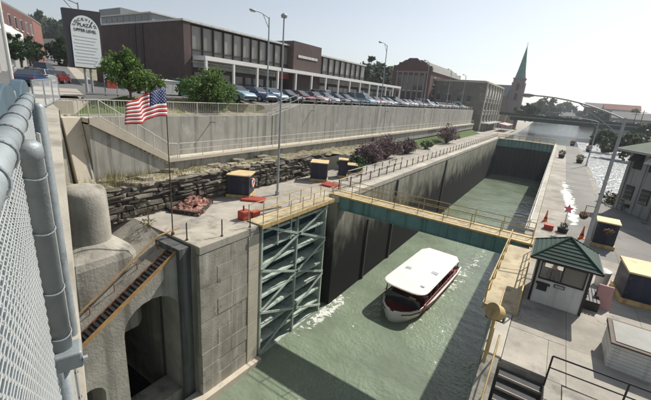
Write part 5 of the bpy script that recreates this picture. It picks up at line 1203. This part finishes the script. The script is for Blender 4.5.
# grey stone mill
ym = 127.0; xl = PY(437, 95, ym).x-4; zt_ = PY(484, 83, ym).z; xr = PY(484, 100, ym).x; ye = PX(501, 100, xr).y
ml = thing('stone_mill', 'three-storey grey stone mill at the far end of the retaining wall', 'building', ((xl+xr)/2, 140, 0))
MB().box(xl, xr, ym, ye, -.2, zt_).build('wall', 'mill', ml); MB().box(xl-.3, xr+.35, ym-.3, ye+.3, zt_, zt_+.5).build('cornice', 'coping', ml); MB().box(xl+.6, xr-.6, ym+.6, ye-.6, zt_+.5, zt_+.7).build('roof', 'roofgrey', ml)
n_ = 6; windows(ml, V(xr, ym+1, 0), V(0, 1, 0), V(1, 0, 0), n_, 3, 1.9, 2.6, (ye-ym-2)/n_, 3.0, 4.0, sill='white_old')
for i in range(n_+1): y = ym+.6+(ye-ym-1.2)*i/n_; MB().box(xr, xr+.3, y-.35, y+.35, 0, zt_).build('pier', 'coping', ml)
windows(ml, V(xl+3, ym, 0), V(1, 0, 0), V(0, -1, 0), 4, 1, 1.3, 2.0, (xr-xl-6)/4, 9.2, 3, frame='mill')
MB().box(xr+.02, xr+2.5, ym+2, ye-4, 2.6, 2.9).build('awning', 'signfascia', ml)
t = thing('shop_canopy', 'pale striped shop canopy at the foot of the stone mill', 'canopy', (-16.5, 150, .1)); MB().hexa([(xr+4, 140, 2.6), (xr+7, 140, 2.3), (xr+7, 156, 2.3), (xr+4, 156, 2.6), (xr+4, 140, 2.9), (xr+7, 140, 2.45), (xr+7, 156, 2.45), (xr+4, 156, 2.9)]).build('roof', 'pinkboard', t)
for y in (140.5, 148, 155.5): MB().tube((xr+6.8, y, .1), (xr+6.8, y, 2.4), .08, 6).build('post', 'white', t); MB().tube((xr+4.2, y, .1), (xr+4.2, y, 2.6), .08, 6).build('post', 'white', t)
# red brick theatre-like hall
yb_ = 120.0; xa_ = PY(392, 80, yb_).x; xb_ = PY(430, 80, yb_).x; z1_ = PY(428, 66, yb_).z; zp = PY(411, 58, yb_).z; ye2 = PX(460, 78, xb_).y
hl = thing('brick_hall', 'maroon brick hall with stepped gable and pale pilasters', 'building', ((xa_+xb_)/2, 135, 6.8)); w2 = xb_-xa_
prof = [(0, 6.3), (1, 6.3), (1, z1_), (.86, z1_), (.86, z1_+1.0), (.72, z1_+1.0), (.60, zp), (.40, zp), (.28, z1_+1.0), (.14, z1_+1.0), (.14, z1_), (0, z1_)]
MB().prism([(xa_+w2*f, yb_, z) for f, z in prof], (0, .8, 0)).build('front_gable', 'brickm', hl)
MB().box(xa_+.1, xb_-.05, yb_+.8, ye2, 6.3, z1_-.4).build('wall', 'brickm', hl)
MB().prism([(xa_+.1, yb_+.8, z1_-.4), (xb_-.05, yb_+.8, z1_-.4), (xb_-w2*.28, yb_+.8, zp-.5), (xa_+w2*.28, yb_+.8, zp-.5)], (0, ye2-yb_-1, 0)).build('roof', 'roofgrey', hl)
MB().prism([(xa_+w2*f, ye2, z) for f, z in prof], (0, .8, 0)).build('rear_gable', 'brickm', hl)
for i in range(6): x = xa_+w2*(.14+.72*i/5); MB().box(x-.28, x+.28, yb_-.25, yb_, 7.2, z1_-2.2).build('pilaster', 'pinkstone', hl)
MB().box(xa_+w2*.1, xb_-w2*.1, yb_-.3, yb_, z1_-2.2, z1_-1.7).build('lintel', 'pinkstone', hl)
for i in range(5): x = xa_+w2*(.14+.72*(i+.5)/5); wd = MB().box(x-.7, x+.7, yb_-.08, yb_, 8.2, z1_-3).build('window', 'glass', hl); MB().box(x-.75, x+.75, yb_-.14, yb_, 11.3, 11.6).build('transom', 'whiterail', wd)
windows(hl, V(xb_, yb_+2, 0), V(0, 1, 0), V(1, 0, 0), 6, 2, 2.2, 2.4, (ye2-yb_-4)/6, 10.3, 3.6, frame='whiterail')
MB().box(xb_-.04, xb_+.3, yb_+.8, ye2, z1_-1.6, z1_-.4).build('frieze', 'whiterail', hl)
# church with copper spire
yc = 265.0; cx = PY(517, 90, yc).x; ztw = PY(517, 79, yc).z; zsp = PY(524, 45, yc).z; hw = (PY(523, 85, yc).x-PY(511, 85, yc).x)/2*.95
ch = thing('church', 'church with a tall green copper spire beyond the bridge', 'church', (cx, yc, 5))
MB().box(cx-hw, cx+hw, yc, yc+2*hw, 3, ztw).build('tower', 'churchstone', ch)
for sx in (-1, 1):
    for sy in (0, 1): MB().box(cx+sx*hw-.5, cx+sx*hw+.5, yc+sy*2*hw-.5, yc+sy*2*hw+.5, 3, ztw-2).build('buttress', 'churchstone', ch)
for z in (ztw-7, ztw-13): wv = MB().prism([(cx-1.0, yc-.12, z), (cx+1.0, yc-.12, z), (cx+1.0, yc-.12, z+3.4), (cx, yc-.12, z+5), (cx-1.0, yc-.12, z+3.4)], (0, .12, 0)).build('belfry_window', 'slate_dark', ch)
r8 = [(cx+hw*1.02*math.cos(a), yc+hw+hw*1.02*math.sin(a), ztw) for a in [math.pi/8+math.pi*i/4 for i in range(8)]]
MB().box(cx-hw-.4, cx+hw+.4, yc-.4, yc+2*hw+.4, ztw, ztw+.7).build('parapet', 'churchstone', ch)
MB().loft([[(p[0], p[1], ztw+.7) for p in r8], [((p[0]-cx)*.72+cx, (p[1]-yc-hw)*.72+yc+hw, ztw+5) for p in r8], [((p[0]-cx)*.03+cx, (p[1]-yc-hw)*.03+yc+hw, zsp) for p in r8]]).build('spire', 'copper', ch)
MB().tube((cx, yc+hw, zsp-.3), (cx, yc+hw, zsp+2), .12, 6).build('finial', 'black', ch)
MB().prism([(cx-32, yc+1, 3), (cx-32, yc+1, ztw-11), (cx-hw, yc+1, ztw-11), (cx-hw, yc+1, 3)], (0, 14, 0)).build('nave_wall', 'churchstone', ch)
MB().prism([(cx-33, yc, ztw-11), (cx-33, yc+16, ztw-11), (cx-33, yc+8, ztw-3.5)], (33-hw, 0, 0)).build('nave_roof', 'slate', ch)
windows(ch, V(cx-31, yc+1, 0), V(1, 0, 0), V(0, -1, 0), 5, 1, 1.6, 4.0, 5, ztw-17, 3, frame='churchstone')
# road bridge over the canal
rb = thing('road_bridge', 'dark green girder road bridge across the upper canal', 'bridge', (10, 172, -2))
def zb_(x): return PY(560, 119.5, 170).z+(.0)*(x)
zD = PY(580, 121.5, 170).z
MB().box(-45, 75, 169, 186, zD-.35, zD).build('deck', 'concrete', rb)
for y in (169.3, 177, 185.5): MB().box(-19, 30, y-.2, y+.2, zD-1.7, zD-.35).build('girder', 'girdergreen', rb)
MB().box(-45, 75, 168.9, 169.3, zD, zD+.95).build('parapet', 'girdergreen', rb); MB().box(-45, 75, 185.6, 186, zD, zD+.95).build('parapet', 'girdergreen', rb)
MB().box(-45, -17.5, 169.6, 185, -1.5, zD-.36).build('abutment', 'concrete_pale', rb); MB().box(11, 13.5, 170, 185, -2.5, zD-.36).build('pier', 'concrete_old', rb); MB().box(30, 75, 169.6, 185, -1.5, zD-.36).build('abutment', 'concrete_old', rb)
for x in (-24, -21.2): MB().hexa([(x-.3, 167.2, -.2), (x+.5, 167.2, -.2), (x+.5, 169.5, -.2), (x-.3, 169.5, -.2), (x+.5, 168.6, zD), (x+1.3, 168.6, zD), (x+1.3, 169.5, zD), (x+.5, 169.5, zD)]).build('buttress', 'concrete_pale', rb)
for i in range(28): x = -40+i*4.2; MB().box(x-.12, x+.12, 168.8, 168.9, zD+.0, zD+1.0).build('parapet_post', 'girdergreen', rb)
for i, (x, cl) in enumerate(((-8, 'white'), (1, 'silver'), (9, 'dark blue'), (17, 'white'), (24, 'red'))):
    place_car('sedan' if i % 2 else 'hatch', cl, (x, 174+(i % 2)*4, zD+.005), R(90) if i % 2 else -R(90), '%s car, %s from the left on the far road bridge' % (cl, ORD[i]), 'cars on the road bridge')
# far right bank: houses, trees, poles
for i, (px, py, d, w_, h_, m_, rm, lb) in enumerate(((607, 108.5, 330, 26, 7, 'brickm', 'roofgrey', 'low maroon brick building on the horizon right of the bridge'), (622, 110, 300, 18, 6, 'white_old', 'brickr', 'pale house with a red roof on the far right horizon'), (640, 120, 240, 22, 6, 'officegrey', 'roofgrey', 'flat pale grey building at the far right edge'), (580, 117, 420, 30, 7, 'whiterail', 'roofgrey', 'long pale building far beyond the road bridge'), (550, 116, 460, 34, 7, 'brickm', 'slate', 'brick warehouse far beyond the bridge left of the lamp head'))):
    p = RD(px, py, d); z0 = .2; hb_ = max(p.z, 5)
    t = thing('far_building', lb, 'building', (p.x, p.y, z0), 'buildings on the horizon')
    MB().box(p.x-w_/2, p.x+w_/2, p.y, p.y+14, z0-3, hb_).build('wall', m_, t); MB().prism([(p.x-w_/2-.6, p.y-.6, hb_), (p.x-w_/2-.6, p.y+14.6, hb_), (p.x-w_/2-.6, p.y+7, hb_+3.4)], (w_+1.2, 0, 0)).build('roof', rm, t)
    windows(t, V(p.x-w_/2+.5, p.y, 0), V(1, 0, 0), V(0, -1, 0), 6, 1, 1.6, 2, (w_-1)/6, max(hb_-3.5, 1), 3)
for i, (px, d, h, lb) in enumerate(((628, 260, 11, 'thin utility pole on the far right skyline'), (637, 230, 11, 'second thin utility pole on the far right skyline'), (644, 215, 12, 'utility pole nearest the right edge of the skyline'))):
    p = RD(px, 112, d); t = thing('utility_pole', lb, 'utility pole', (p.x, p.y, .2), 'utility poles on the skyline'); MB().tube((p.x, p.y, -1), (p.x, p.y, h), .18, 6, .12).build('pole', 'timber', t); MB().box(p.x-1.2, p.x+1.2, p.y-.08, p.y+.08, h-1, h-.8).build('crossarm', 'timber', t)
def fartree(lb, p, h, r, n=1100, m='leaf_far', grp='far trees'):
    return tree('far_tree', lb, (p.x, p.y, p.z), h, [(0, 0, h*.58, r*.75), (r*.5, 0, h*.5, r*.6), (-r*.55, 0, h*.48, r*.6), (0, 0, h*.8, r*.5)], n, r*.13, m, grp, 'tree', .25, .26)
k = 0
for px, py, d, h, r, lb in ((527, 113, 215, 9, 6, 'dark tree at the left end of the road bridge'), (537, 114, 330, 11, 9, 'broad tree right of the church tower'), (545, 113, 380, 15, 12, 'rounded far tree under the lamp head'), (562, 117, 480, 12, 14, 'far tree left of the lamp arm brace'), (590, 117, 430, 11, 12, 'far tree behind the lamp arm'),
        (600, 117, 300, 8, 8, 'far tree left of the horizon houses'), (632, 118, 280, 8, 8, 'far tree between the horizon houses'), (649, 117, 170, 7.5, 3.5, 'dark tree at the right edge above the building roof'), (613, 131, 120, 3.5, 4, 'low green bush at the spillway bank below the bridge'), (628, 135, 105, 3.5, 4, 'green bush beside the spillway behind the right building'), (640, 130, 150, 3.2, 3, 'tree on the right bank behind the spillway')):
    p = RD(px, py, d); p.z = .0 if d < 200 else min(3, p.z-h*.9 if d < 200 else 2); fartree(lb, p, h, r)
for px, d, h, r, lb in ((373, 150, 17, 8, 'pale green tree behind the end of the plaza'), (384, 165, 16, 8, 'tree between the plaza and the brick hall'), (366, 140, 15, 6, 'leafy tree just beyond the plaza roof')):
    p = RD(px, 90, d); p.z = 6.3; fartree(lb, p, h, r, 1500)
# uphill street: buildings and trees on the left
pa, pb, pc = RD(-9, 60, 92), RD(38, 60, 126), RD(46, 60, 140); zb0 = 8.0; ztp = 8.2+(70-26)/441*126
bb = thing('brick_terrace', 'long red brick street block at the top left edge', 'building', (pb.x, pb.y, zb0))
def wallseg(par, nm, m, A, B, z0, z1, th=.4):
    d = (B-A); d.z = 0; n = V(-d.y, d.x, 0).normalized()*th
    return MB().hexa([V(A.x, A.y, z0), V(B.x, B.y, z0), V(B.x, B.y, z0)+n, V(A.x, A.y, z0)+n, V(A.x, A.y, z1), V(B.x, B.y, z1), V(B.x, B.y, z1)+n, V(A.x, A.y, z1)+n]).build(nm, m, par)
pdx = pb-pa; back = V(-pdx.y, pdx.x, 0).normalized()*18
wallseg(bb, 'side_wall', 'brickm', pa, pb, zb0-2, ztp); wallseg(bb, 'end_wall', 'brickr', pb, pc, zb0-2, ztp-.2)
MB().prism([V(pa.x, pa.y, ztp), V(pb.x, pb.y, ztp), V(pc.x, pc.y, ztp), V(pa.x, pa.y, ztp)+back], (0, 0, .4)).build('roof', 'roofgrey', bb)
for f in (.25, .5, .85): q = pa.lerp(pb, f)+back*.25; MB().box(q.x-.7, q.x+.7, q.y-.7, q.y+.7, ztp, ztp+2.2).build('chimney', 'brickm', bb)
du = V(pdx.x, pdx.y, 0).normalized(); windows(bb, V(pa.x, pa.y, 0), du, V(du.y, -du.x, 0), 8, 2, 1.6, 2.4, V(pdx.x, pdx.y, 0).length/8, ztp-8, 4)
qa, qb = RD(-12, 60, 70), RD(27, 60, 105); zq = 8.2+(70-38)/441*100
wb_ = thing('white_shopfront', 'low white arcaded shopfront in front of the red brick block', 'building', (qb.x, qb.y, 8)); wallseg(wb_, 'fascia', 'white', qa, qb, zq-1.2, zq, 5); wallseg(wb_, 'rear_wall', 'glass', qa+back*.2, qb+back*.2, 6, zq-1.2)
d = qb-qa; d.z = 0
for i in range(9): q = qa+d*(i/8.0); MB().box(q.x-.35, q.x+.35, q.y-.35, q.y+.35, 5.5, zq-1.2).build('column', 'white', wb_)
for px, d_, h, r, lb in ((12, 88, 6.5, 2.6, 'street tree in front of the white shopfront'), (21, 96, 6.5, 2.6, 'second street tree along the white shopfront'), (30, 104, 6.5, 2.6, 'third street tree near the red brick end wall'), (37, 108, 6, 2.4, 'street tree at the corner of the red brick block')):
    p = RD(px, 60, d_); p.z = szr(d_)-.3; fartree(lb, p, h, r, 1000, 'leaf_dark', 'street trees uphill')
for px, d_, h, r, lb in ((49, 330, 24, 16, 'far hill tree beyond the red brick block'), (55, 350, 25, 16, 'far hill tree above the street end'), (62, 300, 23, 14, 'far hill tree left of the plaza sign'), (66, 120, 10, 4.5, 'dark purple tree beside the plaza sign')):
    p = RD(px, 62, d_); p.z = szr(min(d_, 420))-2; fartree(lb, p, h, r, 1300, 'leaf_dark' if d_ < 200 else 'leaf_far', 'trees up the street')
p = RD(51, 60, 210); t = thing('white_house', 'small white house at the top of the street', 'house', (p.x, p.y, 13)); MB().box(p.x-5, p.x+5, p.y-5, p.y+5, 11, 18.5).build('wall', 'white_old', t); MB().prism([(p.x-5.5, p.y-5.5, 18.5), (p.x-5.5, p.y+5.5, 18.5), (p.x-5.5, p.y, 22)], (11, 0, 0)).build('roof', 'roofgrey', t)
windows(t, V(p.x+5, p.y-5, 0), V(0, 1, 0), V(1, 0, 0), 3, 2, 1.2, 1.8, 3.3, 13, 3)
windows(t, V(p.x-5, p.y-5, 0), V(1, 0, 0), V(0, -1, 0), 3, 2, 1.2, 1.8, 3.3, 13, 3)
p = RD(13, 86, 30); q = V(p.x, p.y, 6.7); t = thing('white_pole', 'plain white pole at the left edge of the street', 'pole', q); MB().tube(q, q+V(0, 0, 6.5), .11, 10, .09).build('pole', 'white_old', t); MB().tube(q, q+V(0, 0, .2), .2, 10).build('base', 'white_old', t)
p = V(-33.5, 14.6, 6.9); arm_lamp('street lamp whose arm shows left of the plaza sign', p, 6.6, (-.5, -2.0, 0), .35, .09, 'street_lamp', 'street lamps')
# planting at the foot of the right building and along the far terrace
for i, (px, py, r, lb) in enumerate(((613, 203, .75, 'dark flowering shrub at the left corner of the right building'), (621, 207, .7, 'dark shrub second from the corner along the right building'), (633, 212, .8, 'flowering shrub in the middle of the right building wall'), (644, 215, .8, 'dark shrub nearest the photo edge by the right building'))):
    p = PZ(px, py, 0)-v*.4; tr_ = tree('building_shrub', lb, (p.x, p.y, 0), 1.1, [(0, 0, .5, r), (.3, .2, .4, r*.7)], 900, .10, 'leaf_dark', 'shrubs along the right building', 'shrub', .04, .3, True)
    b = MB(); tuft(b, (p.x, p.y, .75), r*.85, 70, .06); stuff(b.build('blooms', 'petal', tr_, fix=False))
for i, (px, py, lb) in enumerate(((561, 158, 'small potted plant on the far terrace beside the white railing'), (579, 163, 'small potted plant at the foot of the farther lamp post'), (572, 146, 'potted plant near the far right gate end'), (588, 152, 'potted plant farthest along the spillway edge'))):
    p = PZ(px, py, 0); t = thing('potted_plant', lb, 'potted plant', p, 'potted plants on the far terrace'); MB().lathe([(0, 0), (.4, 0), (.55, .6), (.4, .6), (0, .55)], 14, p).build('pot', 'timber', t); b = MB(); tuft(b, p+V(0, 0, 1.0), .7, 220, .12); stuff(b.build('foliage', 'leaf_dark', t, fix=False)); b = MB(); tuft(b, p+V(0, 0, 1.1), .7, 60, .08); stuff(b.build('blooms', 'petal', t, fix=False))
# ================================================================== NEAR FENCE
fe = thing('chain_link_fence', 'galvanised chain link fence on the bridge edge in the left foreground', 'fence', UN(1, -.05, 6.6))
RZ = 8.067
def RNs(s): return -.075-.02*s
MB().tube(UN(-.3, RNs(-.3), RZ), UN(2.42, RNs(2.42), RZ), .025, 24).build('top_rail', 'galv', fe, smooth=True)
def ring(b, c, ax, r, w_=.0022, n=18):
    ax = ax.normalized(); a = ax.orthogonal().normalized(); d = ax.cross(a); pts = [c+(a*math.cos(2*math.pi*i/n)+d*math.sin(2*math.pi*i/n))*r+ax*.004*math.sin(4*math.pi*i/n) for i in range(n+1)]
    b.path(pts, w_, 6)
for s in (.56, .74, .95, 1.2, 1.5, 1.85, 2.2): b = MB(); ring(b, UN(s, RNs(s), RZ), U+V(0, 0, .15*math.sin(s*9)), .0275); b.build('tie_wire', 'galv', fe)
B = UN(1.15, -.078, 7.41); po = MB().lathe([(0, 0), (.0295, 0), (.0295, .575), (.032, .577), (.033, .595), (.031, .612), (.018, .622), (0, .624)], 28, B).build('post', 'galv', fe, smooth=True)
for z in (.53, .38, .2, .05): b = MB(); ring(b, B+V(0, 0, z), V(.05, 0, 1), .032); b.build('tie_wire', 'galv', po)
MB().tube(UN(1.15, -.084, 6.6), UN(1.15, -.084, 7.42), .021, 20).build('lower_pipe', 'galv', fe, smooth=True)
cl_ = MB().rbox(tuple(UN(1.135, -.062, 7.385)), (.075, .07, .055), math.atan2(U.y, U.x)).build('clamp', 'galv', fe, bevel=.006)
b = MB(); q = UN(1.1, -.027, 7.385); b.tube(q, q+NN*.012, .009, 6); b.build('bolt', 'galv_dull', cl_)
B = UN(2.4, RNs(2.4)+.03, 6.62); MB().lathe([(.03, 0), (.03, 1.40), (.02, 1.42), (0, 1.422)], 20, B).build('post', 'galv', fe, smooth=True)
tb_ = MB().bar(UN(1.3, -.058, 6.61), UN(1.3, -.058, 8.03), .004, .022).build('tension_bar', 'white_old', fe)
for i in range(12): q = UN(1.3, -.055, 6.75+i*.11); MB().tube(q-NN*.006, q+NN*.004, .005, 6).build('band_bolt', 'black', tb_)
# woven diamond mesh
b = MB(); pit = .030; s = -.25; wr = .0013
while s < 2.38:
    n_ = int(1.42/(pit/2))
    for i in range(n_):
        z0_, z1_ = RZ-.004-i*pit/2, RZ-.004-(i+1)*pit/2; a0_ = pit*.5*(i % 2); a1_ = pit*.5*((i+1) % 2); o_ = .0022*((i % 2)*2-1); rn = RNs(s)+.002
        b.tube(UN(s+a0_, rn+o_, z0_), UN(s+a1_, rn-o_, z1_), wr, 3, cap=False)
        b.tube(UN(s+pit-a0_, rn-o_, z0_), UN(s+pit-a1_, rn+o_, z1_), wr, 3, cap=False)
    s += pit
stuff(b.build('wire_mesh', 'meshwire', fe, fix=False))
# continuation of the fence near the wall end
f2_ = thing('abutment_fence', 'short chain link fence where the bridge meets the picket railing', 'fence', UN(22, -.2, 6.66)); pA, pB = UN(17.5, -.75, 6.66), UN(25.6, .05, 6.7)
for i in range(4): q = pA.lerp(pB, i/3); MB().tube(q, q+V(0, 0, 1.2), .035, 8).build('post', 'galv', f2_)
for z in (1.18, .1): MB().tube(pA+V(0, 0, z), pB+V(0, 0, z), .022, 8).build('rail', 'galv', f2_)
b = MB(); k = 64
for i in range(k):
    for sgn in (1, -1):
        for j in range(14):
            u0_ = (i+(j % 2 if sgn > 0 else 1-j % 2))/k; u1_ = (i+((j+1) % 2 if sgn > 0 else 1-(j+1) % 2))/k; b.tube(pA.lerp(pB, u0_)+V(0, 0, .1+j*.077), pA.lerp(pB, u1_)+V(0, 0, .1+(j+1)*.077), .0022, 3, cap=False)
stuff(b.build('wire_mesh', 'meshwire', f2_, fix=False))
# blue-grey parapet plates on the deck side of the fence
for i, (s0, s1) in enumerate(((1.35, 2.6), (2.9, 4.3), (4.7, 6.3))):
    t = thing('parapet_plate', '%s blue-grey rounded steel plate behind the fence rail' % ['nearest', 'middle', 'farthest'][i], 'bridge plate', UN((s0+s1)/2, -.34, 6.62), 'bridge parapet plates')
    pts = [UN(s0, -.3, 6.62), UN(s1, -.3, 6.66), UN(s1, -.3, 7.85)]+[UN((s0+s1)/2+(s1-s0)/2*math.cos(a), -.3, 7.85+.24*math.sin(a)) for a in [math.pi*j/10 for j in range(1, 10)]]+[UN(s0, -.3, 7.85)]
    MB().prism(pts, NN*-.1).build('plate', 'tealplate', t, bevel=.01)
    MB().tube(UN(s0-.12, -.36, 6.62), UN(s0-.12, -.36, 8.0), .035, 8).build('post', 'galv_dull', t)

# ================================================================== HAZE
hzm = bpy.data.materials.new('haze'); hzm.use_nodes = True; nn_ = hzm.node_tree; nn_.nodes.clear()
pv_ = nn_.nodes.new('ShaderNodeVolumePrincipled'); pv_.inputs['Color'].default_value = (.86, .93, 1, 1); pv_.inputs['Density'].default_value = .0003; pv_.inputs['Anisotropy'].default_value = .35
ov_ = nn_.nodes.new('ShaderNodeOutputMaterial'); nn_.links.new(pv_.outputs[0], ov_.inputs['Volume'])
hz_o = MB().box(-2600, 2600, -140, 5100, -14, 62).build('haze', hzm); stuff(hz_o)
